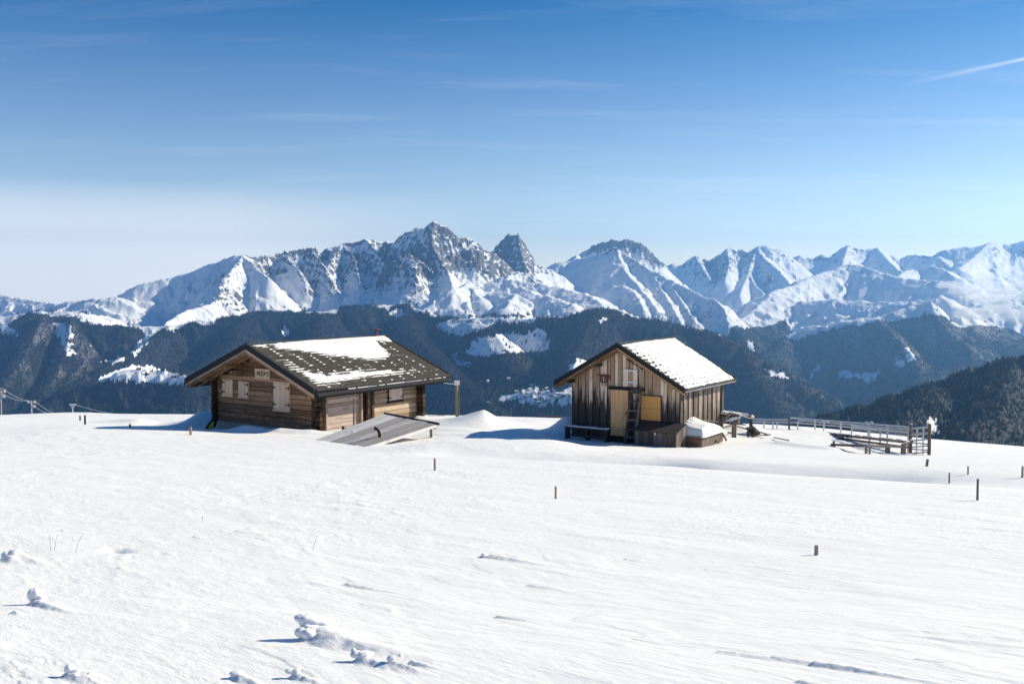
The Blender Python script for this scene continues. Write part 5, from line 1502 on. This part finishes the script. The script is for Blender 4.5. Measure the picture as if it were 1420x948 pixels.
# ------------------------------------------------------------------ pen of steel rails
def DP(px):  # depth of the main fence line
    return float(np.interp(px, [1040, 1130, 1181, 1262, 1290], [50.5, 48.0, 44.5, 40.0, 38.8]))
def rail(t, x0, y0, x1, y1, r=.024, mat=None, name='rail', d0=None, d1=None, sq=False):
    p = at(x0, y0, d0 or DP(x0)); q = at(x1, y1, d1 or DP(x1)); o = t.location
    bm = bmesh.new()
    if sq: beam(bm, p - o, q - o, r * 2, r * 2)
    else: add_tube(bm, p - o, q - o, r * 1.35, 8)
    return mk(name, bm, mat or GALV, t)
def post(t, px, y0, y1, r=.03, mat=None, d=None, name='post', sq=False):
    d = d or DP(px); a = ray(px, y0); x = a[0] * d; zt = a[1] * d; g = gz(x, d); o = t.location
    b = min(ray(px, y1)[1] * d, g) - .35
    bm = bmesh.new()
    if sq: add_box(bm, (x - o.x - r, d - o.y - r, b - o.z), (x - o.x + r, d - o.y + r, zt - o.z))
    else: add_tube(bm, (x - o.x, d - o.y, b - o.z), (x - o.x, d - o.y, zt - o.z), r * 1.25, 8)
    return mk(name, bm, mat or GALV, t)
def origin(px):
    d = DP(px); x = ray(px, 600)[0] * d; return Vector((x, d, gz(x, d)))
def arc(t, px, py, wpx, hpx, d, r=.018):
    bm = bmesh.new(); o = t.location; pts = []
    for i in range(9):
        a = math.pi * i / 8
        pts.append(at(px - wpx / 2 * math.cos(a), py - hpx * math.sin(a), d) - o)
    tube_path(bm, pts, r, 6); mk('hook', bm, GALV, t)
def pen():
    t = empty('steel_fence', origin(1060), 0, 'low end of the steel rail fence next to the timber pile', 'fence', 'runs of the steel pen fence')
    for x, a, b, dk in ((1059.6, 583, 602, 0), (1072, 586, 600.7, 0), (1077.5, 586, 601, 0), (1094.5, 578.6, 601.5, 1), (1106.3, 584, 599, 0)): post(t, x, a, b, .028 if not dk else .04, GREYP if dk else GALV)
    post(t, 1041.5, 577.5, 591.5, .07, BLACKW, sq=True)
    rail(t, 1041.5, 580.6, 1095, 581.6, .035); rail(t, 1043, 584.2, 1106.3, 585.4); 
    rail(t, 1048, 595.8, 1118, 597.6, .04, BEAMW, 'plank', sq=True)
    bm = bmesh.new(); o = t.location
    m = bmesh.ops.create_icosphere(bm, subdivisions=2, radius=.10); c = at(1042.8, 577.6, DP(1042)) - o
    for v in m['verts']: v.co = v.co * 1.0 + c
    mk('post_cap', bm, SNOW, t, smooth=True)
    t = empty('steel_fence', origin(1180), 0, 'long back run of the steel pen fence with three rails', 'fence', 'runs of the steel pen fence')
    bk = 2.2
    for x, a, b in ((1130.3, 581.7, 597), (1142.6, 583, 600), (1166, 584.5, 601), (1204, 586.5, 604), (1230.8, 589, 606), (1260.5, 591, 610)): post(t, x, a, b, .03, d=DP(x) + bk)
    rail(t, 1096, 578.6, 1262, 591.6, .028, d0=DP(1096) + bk, d1=DP(1262) + bk)
    rail(t, 1107, 586, 1262, 598.4, .022, d0=DP(1107) + bk, d1=DP(1262) + bk)
    rail(t, 1107, 582.4, 1262, 595.0, .022, d0=DP(1107) + bk, d1=DP(1262) + bk)
    for x in (1140.5, 1146.5, 1200.5, 1207.5): arc(t, x, 587 if x < 1180 else 588, 6.5, 3.4, DP(x) + bk)
    arc(t, 1257, 594.5, 5, 3, DP(1257) + bk); arc(t, 1100, 581, 6, 3, DP(1100) + bk)
    t = empty('steel_fence', origin(1210), 0, 'front run of the steel pen fence, four rails high', 'fence', 'runs of the steel pen fence')
    for x, a, b in ((1181, 589.5, 614.4), (1206, 592, 617), (1221, 593, 617), (1230.8, 594, 626.4), (1259.8, 595, 627.5)): post(t, x, a, b, .030)
    rail(t, 1181, 590.5, 1262, 594.6, .024, mat=GALV); rail(t, 1181, 594.2, 1262, 600, .022); rail(t, 1204, 599.0, 1262, 604.2, .022)
    t = empty('steel_gate', origin(1275), 0, 'bright steel gate closing the near end of the pen', 'gate')
    post(t, 1263.3, 588.5, 628.6, .055, GREYP); post(t, 1289.3, 587.5, 630.8, .055, GREYP)
    for x, a, b in ((1271.6, 592.8, 628.5), (1280.6, 592, 629.5)): post(t, x, a, b, .022)
    for y0, y1, r in ((593.9, 591.3, .032), (602.4, 599.8, .030), (611.2, 608.2, .024), (613.4, 616.0, .02), (620, 617.6, .02), (622.2, 624.4, .02), (628.4, 626.4, .02)): rail(t, 1263.3, y0, 1289.3, y1, r)
    for x, y in ((1263.2, 589.2), (1287.6, 588.4)):
        bm = bmesh.new(); m = bmesh.ops.create_icosphere(bm, subdivisions=1, radius=.07); c = at(x, y, DP(x)) - t.location
        for v in m['verts']: v.co = v.co + c
        mk('post_cap', bm, GALV, t)
    # short feeding posts in front
    for i, (x, a, b, r) in enumerate(((1201.3, 617.5, 628, .045), (1206, 620, 630, .03), (1230.9, 619.5, 627, .075), (1252.8, 617, 627, .075))):
        d = {0: 38.5, 1: 38.0, 2: 39.4, 3: 39.3}[i]
        p0 = at(x, a, d); g = gz(p0.x, p0.y)
        bm = bmesh.new(); add_box(bm, (-r, -r, -.4), (r, r, max(.2, p0.z - g))); o = mk('short_post', bm, GREYP, None); o.location = (p0.x, p0.y, g)
        tag(o, ['square short post at the left of the pen beams', 'thin short post close beside the square one under the pen', 'thick short post under the middle of the front fence', 'thick short post left of the steel gate'][i], 'post', 'short posts in front of the pen')
    # beams lying between the posts
    for i, (a, b, c, d_, e, f, r) in enumerate(((1131, 599.6, 47.5, 1181, 605.0, 44.3, .06), (1181, 604.8, 44.3, 1262, 613.2, 40.2, .06), (1165, 607.5, 45.0, 1259, 620, 39.6, .045), (1153, 616.2, 42.0, 1202, 618.2, 38.6, .05), (1201, 617.6, 38.5, 1253, 619.0, 39.2, .045), (1251, 617.8, 39.3, 1265, 610.8, 39.9, .05))):
        p, q = at(a, b, c), at(d_, e, f)
        bm = bmesh.new(); beam(bm, Vector((0, 0, 0)), q - p, r * 1.6, r * 1.8); o = mk('wooden_beam', bm, BEAMW, None); o.location = p
        o.rotation_euler = (0, 0, 0)
        tag(o, ['long weathered beam at the far left of the pen, half sunk in snow', 'long beam running along the pen towards the gate', 'lower beam sloping towards the foot of the gate', 'dark beam resting on a square short post, left end in the snow', 'beam lying across the short posts in front of the pen', 'short snowy plank slanting up to the gate post'][i], 'beam', 'loose beams in the pen')
        if i in (1, 5, 0):
            bm = bmesh.new(); n = 14
            rr_ = random.Random(i)
            for k in range(n):
                if rr_.random() < .3: continue
                u0 = (q - p) * (k / n); u1 = (q - p) * ((k + .95) / n)
                beam(bm, u0 + Vector((0, 0, r * .9 + .02)), u1 + Vector((0, 0, r * .9 + .02)), r * 1.3, .03 + .02 * rr_.random())
            s = mk('beam_snow', bm, SNOW, None, kind='stuff', label='snow lying along the top of a beam in the pen', category='snow'); s.location = p
    for i, (a, b, c, d_, e, f, r) in enumerate(((1073, 606.3, 43.5, 1094, 610.5, 42.0, .022), (1062, 603.2, 44.5, 1068, 602.0, 44.8, .03), (1163, 604.5, 44.8, 1168.5, 611.5, 44.2, .05), (1168.5, 603.5, 44.6, 1169.5, 612, 44.2, .05), (1156, 612.5, 42.0, 1156.8, 619, 41.7, .05))):
        p, q = at(a, b, c), at(d_, e, f); g = gz(p.x, p.y)
        bm = bmesh.new(); beam(bm, Vector((0, 0, 0)), q - p, r * 1.6, r * 1.6); o = mk('loose_stick', bm, BLACKW, None); o.location = p
        tag(o, ['thin dark pole lying on the snow left of the pen', 'end of a dark stick beside the overturned trough', 'slanting dark prop under the pen beams', 'upright dark prop under the pen beams', 'small dark block under the left end of a pen beam'][i], 'stick')
pen()

# ------------------------------------------------------------------ timber pile right of the plank hut
def timber_pile():
    rnd = random.Random(5)
    o = at(1018, 604, 43.5); o.z = gz(o.x, o.y)
    def D(px): return 43.5
    t = empty('timber_frame', o, 0, 'snow-topped frame of broken timbers at the far corner of the plank hut', 'timber frame')
    def bar(x0, y0, x1, y1, w, h, m, name, d0=43.5, d1=43.5):
        bm = bmesh.new(); beam(bm, at(x0, y0, d0) - o, at(x1, y1, d1) - o, w, h); return mk(name, bm, m, t)
    bm = bmesh.new(); a = at(1018, 588, 43.5) - o; add_box(bm, (a.x - .09, a.y - .09, -.4), (a.x + .09, a.y + .09, a.z)); mk('post', bm, GREYP, t)
    bar(998, 574.5, 1022, 577, .5, .06, BEAMW, 'board', 45, 44)
    bar(1000, 571.5, 1030, 575.5, .7, .10, PLATW, 'board', 45.4, 44.2)
    bar(1004, 583, 1014, 572, .12, .09, BEAMW, 'brace', 43.6, 43.6)
    bar(1008, 586, 1022, 587.6, .14, .09, BEAMW, 'sill', 43.5, 43.5)
    bar(998, 594, 1018, 588.5, .07, .07, GREYP, 'brace', 42.6, 43.5)
    bar(996, 585.5, 1030, 588.2, .06, .06, GREYP, 'rail', 43.4, 43.4)
    for k in range(5):
        bar(1008 + 3.2 * k, 586.5 - k * .2, 1015.5 + 2.9 * k, 574.5 + .6 * k, .14, .035, PLATW, 'slab', 43.75 + .05 * k, 44.0)
    for k in range(4):
        bar(1012 + rnd.uniform(-1, 1), 576 + 2.6 * k, 1024.5, 576.8 + 2.6 * k, .12, .07, BEAMW, 'log', 43.9, 43.55)
    bar(1021, 574, 1041, 580, .03, .03, GREYP, 'rail', 44, 50)
    # snow cap of the frame
    bm = bmesh.new()
    for k in range(11):
        x0 = 998 + k * 2.6; u = at(x0, 570.9 + .33 * k, 44.8 - .1 * k) - o; q = at(x0 + 2.9, 571.2 + .33 * k, 44.8 - .1 * k) - o
        beam(bm, u, q, .55 + .1 * rnd.random(), .09 + .04 * rnd.random())
    for k in range(6):
        u = at(1010 + 2.4 * k, 584 - 1.2 * k + rnd.uniform(-1, 1), 43.6) - o
        m = bmesh.ops.create_icosphere(bm, subdivisions=2, radius=.08)
        for v in m['verts']: v.co = u + Vector((v.co.x * 1.5, v.co.y, v.co.z * .8))
    s = mk('timber_snow', bm, SNOW, None, kind='stuff', label='snow capping the broken timber frame', category='snow'); s.location = o
    # overturned trough
    o2 = at(1046, 600, 44.2); o2.z = gz(o2.x, o2.y)
    t2 = empty('overturned_trough', o2, 0, 'overturned dark trough with two thin legs, right of the timber frame', 'trough')
    def P(px, py, d): return at(px, py, d) - o2
    bm = bmesh.new(); add_prism(bm, [P(1035, 595.5, 44.4), P(1046, 593.5, 44.4), P(1055, 602, 44.2), P(1044, 604.6, 44.1)], None, Vector((.1, .55, .03))); mk('body', bm, BLACKW, t2)
    for a, b, c, d_ in ((1035.5, 598.5, 1038.5, 608.5), (1036, 598, 1044.5, 606)):
        bm = bmesh.new(); beam(bm, P(a, b, 44.0), P(c, d_, 43.8), .05, .05); mk('leg', bm, BLACKW, t2)
    bm = bmesh.new(); beam(bm, P(1048, 597, 44.2), P(1064, 602, 43.9), .06, .05); mk('handle', bm, BEAMW, t2)
    bm = bmesh.new(); beam(bm, P(1050, 604, 44.0), P(1067, 602.2, 43.8), .05, .04); mk('handle', bm, BEAMW, t2)
    for i, (a, b, c, d_, e, f) in enumerate(((1002.5, 602, 42.2, 1007.5, 610.5, 41.9), (992, 610, 41.6, 993, 613, 41.6), (969, 617, 41.2, 980, 602, 42.0), (1023, 591, 44.3, 1040, 596, 45.0), (1009, 599.5, 43, 1014, 600, 43))):
        p, q = at(a, b, c), at(d_, e, f)
        bm = bmesh.new(); beam(bm, Vector((0, 0, 0)), q - p, .05, .06); o = mk('loose_board', bm, BLACKW if i != 3 else BEAMW, None); o.location = p
        tag(o, ['dark board end sticking out of the snow below the timber frame', 'small dark chip in the snow heap beside the plank hut', 'slanting board along the edge of the low snowy box', 'weathered board between the timber frame and the trough', 'small board end in the snow left of the timber post'][i], 'board')
timber_pile()
# dark board edges showing in the snow between the huts
for i, (a, b, d, e, f, g_, w, lab) in enumerate(((748, 576.2, 55, 779, 577.8, 54, .05, 'long thin board showing above the snow left of the plank hut'), (764, 607, 43.2, 771, 609.5, 42.8, .05, 'dark timber end beside the bench at the foot of the snow drift'), (595, 577.3, 53.5, 616, 575.6, 56, .04, 'brown board edge in the snow right of the log hut'))):
    p, q = at(a, b, d), at(e, f, g_); zz = gz(p.x, p.y)
    bm = bmesh.new(); beam(bm, Vector((0, 0, 0)), q - p, .12, w * 1.1); o = mk('buried_board', bm, CHESTW, None); o.location = p; tag(o, lab, 'board')
# iron post and rail at the left end of the bench
# dry stalks
def stalk(px, py, hpx, lean, lab):
    p = hit(px, py); h = hpx / F_PX * p.y * 1.0; p.z = gz(p.x, p.y)
    bm = bmesh.new(); tube_path(bm, [Vector((0, 0, -.05)), Vector((lean * h * .4, 0, h * .5)), Vector((lean * h, 0, h))], .0022, 5)
    add_tube(bm, (0, 0, h * .6), (-.02, 0, h * .85), .0016, 4)
    o = mk('dry_stalk', bm, mat_plain('dry_grass', (.40, .32, .22), .9), None); o.location = p; tag(o, lab, 'grass stalk', 'dry stalks poking through the snow')
stalk(70, 766, 24, .0, 'upright dry stalk at the left, first of the close pair'); stalk(75, 764, 22, .25, 'slightly leaning dry stalk beside the upright one at the left')
stalk(103, 768, 26, .5, 'dry stalk leaning right near the left hollow in the snow'); stalk(433, 766, 16, .35, 'short dry stalk in the middle left of the snow'); stalk(281, 725, 8, .0, 'tiny dry stalk up the slope left of the middle')

# wind-carved clods in the foreground
def clod(px, py, parts, label, name='snow_clod'):
    p = hit(px, py, detail=True); p.z = gz(p.x, p.y)
    s = p.y / F_PX
    bm = bmesh.new()
    for (dx, dz, dd, rx, ry, rz, rot) in parts:
        m = bmesh.ops.create_icosphere(bm, subdivisions=4, radius=1)
        M = Matrix.Rotation(R(rot), 3, 'Y')
        for v in m['verts']:
            c = v.co; nz_ = 1 + .16 * float(fbm(np.array([c.x * 1.1 + dx]), np.array([c.z * 1.1 + c.y * .9 + dz]), 3, 401)[0])
            q = M @ Vector((c.x * rx * s * nz_, c.y * ry * s * nz_, c.z * rz * s * nz_))
            v.co = q + Vector((dx * s, dd * s, dz * s * .72))
            v.co *= .88
    me = bpy.data.meshes.new(name); bm.to_mesh(me); bm.free()
    o = link(name, me, [SNOW]); o.location = p
    md = o.modifiers.new('merge', 'REMESH'); md.mode = 'VOXEL'; md.voxel_size = .55 * s * 1.6; md.use_smooth_shade = True
    sm = o.modifiers.new('soften', 'SMOOTH'); sm.iterations = 9; sm.factor = .6
    tag(o, label, 'snow clod', 'wind-carved clods of snow')
clod(432, 884, [(-4, 26, 6, 25, 16, 8.5, 8), (16, 20, 10, 26, 16, 8, 14), (-10, 27, 2, 12, 12, 8, -10), (2, 12, 0, 22, 16, 9, 18), (20, 6, 0, 34, 18, 8, 12), (-14, 7, -16, 10, 9, 8, 0), (-2, 5, -20, 13, 10, 8, 6), (30, 0, 0, 44, 20, 6, 9), (60, -6, 0, 34, 14, 4, 9)], 'large wind-carved clod of snow in the left foreground, two-lobed')
clod(48, 838, [(-5, 8, 0, 6, 7, 10, -10), (-4, 17, 0, 4, 5, 5, 0), (4, 10, 2, 7, 8, 12, -28), (10, 2, 2, 10, 9, 6, 0)], 'small upright clod of snow near the left edge')
clod(14, 776, [(-4, 5, 0, 10, 8, 6, 0), (6, 6, 2, 12, 9, 8, -15), (18, 2, 2, 10, 9, 4, 0), (-7, 9, 0, 4, 5, 4, 0)], 'low clod of snow touching the left edge of the picture')
clod(98, 933, [(-2, 5, 0, 9, 9, 7, -20), (8, 1, 0, 12, 9, 4, 0)], 'bottom left clod of snow, the larger of two side by side')
clod(126, 935, [(-2, 3, 0, 6, 7, 5, -20), (5, 0, 0, 8, 7, 3, 0)], 'bottom left clod of snow, the smaller of two side by side')
clod(498, 913, [(-6, 4, 0, 9, 9, 5, -10), (8, 4, 0, 16, 12, 5, 0), (-10, 10, 6, 4, 4, 4, 0)], 'flat clod of snow right below the large clod')
clod(545, 918, [(-3, 3, 0, 8, 8, 5, -15), (12, 6, 4, 5, 5, 4, 0)], 'small ragged clod of snow, rightmost of the foreground row')
clod(406, 932, [(-4, 3, 0, 9, 8, 4, 0), (6, 4, 0, 7, 8, 4, 0)], 'small clod of snow at the bottom below the large clod')
clod(671, 774, [(0, 2, 0, 5, 6, 4, 0), (6, 1, 0, 7, 6, 2, 0)], 'tiny clod of snow in the middle foreground')
clod(328, 933, [(0, 2, 0, 12, 9, 4, 0)], 'low rounded clod of snow at the bottom edge between two others')
# ------------------------------------------------------------------ village and farm buildings down in the valley
def far_hit(px, py):
    f = FAR; a, b = ray(px, py); th = math.atan(a)
    c = int(round((th - f['th'][0]) / (f['th'][1] - f['th'][0])))
    H = f['h'].reshape(f['NR'], f['NC'])[:, c]; el = H / f['rr']
    k = np.nonzero((el >= b) & (f['rr'] > 3000))[0]
    if not len(k): return None
    d = f['rr'][k[0]]
    return Vector((a * d, d, H[k[0]]))
VW = mat_plain('village_plaster', (.50, .40, .36), .9, nz=.3); VR = SNOW; VB = mat_plain('village_timber', (.16, .10, .07), .9, nz=.3)
def house(px, py, w, l, h, rot, wall, label, group):
    p = far_hit(px, py)
    if p is None: return
    bm = bmesh.new(); e = h + w * .28
    prof = [Vector((-w / 2, -l / 2, -4)), Vector((w / 2, -l / 2, -4)), Vector((w / 2, -l / 2, h)), Vector((0, -l / 2, e)), Vector((-w / 2, -l / 2, h))]
    add_prism(bm, prof, None, Vector((0, l, 0)))
    nw = len(bm.faces)
    for s in (-1, 1):
        pr = [Vector((0, -l / 2 - 1, e + .1)), Vector((s * (w / 2 + 1.2), -l / 2 - 1, h - .6)), Vector((s * (w / 2 + 1.2), -l / 2 - 1, h + .3)), Vector((0, -l / 2 - 1, e + 1.0))]
        add_prism(bm, pr, None, Vector((0, l + 2, 0)))
    for k in range(2):   # dark window bands on the gable
        pass
    bmesh.ops.recalc_face_normals(bm, faces=bm.faces)
    bm.faces.ensure_lookup_table()
    for i, f_ in enumerate(bm.faces): f_.material_index = 0 if i < nw else 1
    me = bpy.data.meshes.new('house'); bm.to_mesh(me); bm.free(); me.materials.append(wall); me.materials.append(VR)
    o = bpy.data.objects.new('house', me); COL.objects.link(o); o.location = p; o.rotation_euler = (0, 0, rot)
    tag(o, label, 'house', group)
rv = random.Random(9)
def village():
    spots = [(735,541),(741,546),(737,551),(744,554),(731,548),(748,548),(753,553),(759,546),(764,550),(769,555),(755,560),(748,560),(762,558),(772,548),(776,552),(783,550),(789,552),(781,555),(742,559),(728,553),(723,547),(716,546),(766,544),(757,541)]
    spots.sort(key=lambda q: q[1])
    rows = [sorted(spots[i:i + 6]) for i in range(0, 24, 6)]
    ordn = ['first', 'second', 'third', 'fourth', 'fifth', 'last']; rown = ['top', 'upper middle', 'lower middle', 'bottom']
    for i, (a, b) in enumerate([q for r_ in rows for q in r_]):
        side, nb = rown[i // 6], ordn[i % 6]
        house(a + rv.uniform(-1, 1), b + rv.uniform(-.8, .8), rv.uniform(9, 13), rv.uniform(11, 17), rv.uniform(6, 9), rv.uniform(0, 3.1), VW if rv.random() < .6 else VB,
              '%s snow-roofed house from the left in the %s row of the valley village' % (nb, side), 'houses of the valley village')
    for a, b, lab in ((676, 531.5, 'lone white-roofed house in the dark forest above the left end of the village'), (705.5, 526.8, 'lone white-roofed barn in the dark forest left of the plank hut'), (737.5, 537.5, 'white house standing highest in the valley village'),
                      (192, 513, 'tiny barn at the top of the snowy clearing left of the log hut'), (205, 519, 'tiny barn in the middle of the snowy clearing left of the log hut'), (240, 524, 'tiny barn at the right end of the snowy clearing left of the log hut'), (1116, 460, 'tiny hut on the snowy terrace on the right mountainside'), (1130, 455, 'small hut further right on the snowy terrace on the right mountainside')):
        house(a, b, 13, 17, 7, rv.uniform(0, 3), VB if b < 530 and a < 400 else VW, lab, 'scattered farm buildings')
village()
# ------------------------------------------------------------------ air
def box_mesh(name, lo, hi):
    bm = bmesh.new()
    bmesh.ops.create_cube(bm, size=1)
    for v in bm.verts:
        v.co = [lo[i] if v.co[i] < 0 else hi[i] for i in range(3)]
    me = bpy.data.meshes.new(name); bm.to_mesh(me); bm.free(); return me
hz = box_mesh('haze', (-14000, -600, -2200), (14000, 20500, 950))
hm = bpy.data.materials.new('thin_blue_haze'); hm.use_nodes = True
nt = hm.node_tree; nt.nodes.clear()
ho = nt.nodes.new('ShaderNodeOutputMaterial'); pv = nt.nodes.new('ShaderNodeVolumePrincipled')
pv.inputs['Color'].default_value = (.25, .555, 1.0, 1)
pv.inputs['Density'].default_value = 4.3e-5
pv.inputs['Anisotropy'].default_value = .5
nt.links.new(pv.outputs[0], ho.inputs['Volume'])
link('haze', hz, [hm], kind='stuff')

# low mist drifting on the right-hand mountainside
mm = bpy.data.materials.new('mist_air'); mm.use_nodes = True
nt = mm.node_tree; nt.nodes.clear()
ho = nt.nodes.new('ShaderNodeOutputMaterial'); pv = nt.nodes.new('ShaderNodeVolumePrincipled')
pv.inputs['Color'].default_value = (.93, .95, 1.0, 1)
pv.inputs['Density'].default_value = 4.0e-3
pv.inputs['Anisotropy'].default_value = .4
nt.links.new(pv.outputs[0], ho.inputs['Volume'])
bm = bmesh.new(); rr_ = random.Random(4)
for px, py, d, rx, rz in ((1405, 408, 8400, 240, 60), (1372, 414, 8300, 200, 45), (1340, 405, 8500, 150, 40), (1362, 392, 8600, 45, 75), (1440, 398, 8500, 260, 80), (1390, 432, 8000, 220, 60), (1350, 434, 8100, 160, 55), (1430, 438, 7900, 260, 70), (1318, 395, 8700, 110, 35)):
    m = bmesh.ops.create_icosphere(bm, subdivisions=4, radius=1); c = at(px, py, d)
    for v in m['verts']:
        k = 1 + .45 * float(fbm(np.array([v.co.x * 1.7 + px]), np.array([v.co.z * 1.7 + v.co.y]), 4, 501)[0])
        v.co = c + Vector((v.co.x * rx * k, v.co.y * 160 * k, v.co.z * rz * k))
me = bpy.data.meshes.new('valley_mist'); bm.to_mesh(me); bm.free()
link('valley_mist', me, [mm], kind='stuff', label='wisps of mist on the right-hand mountainside', category='mist')
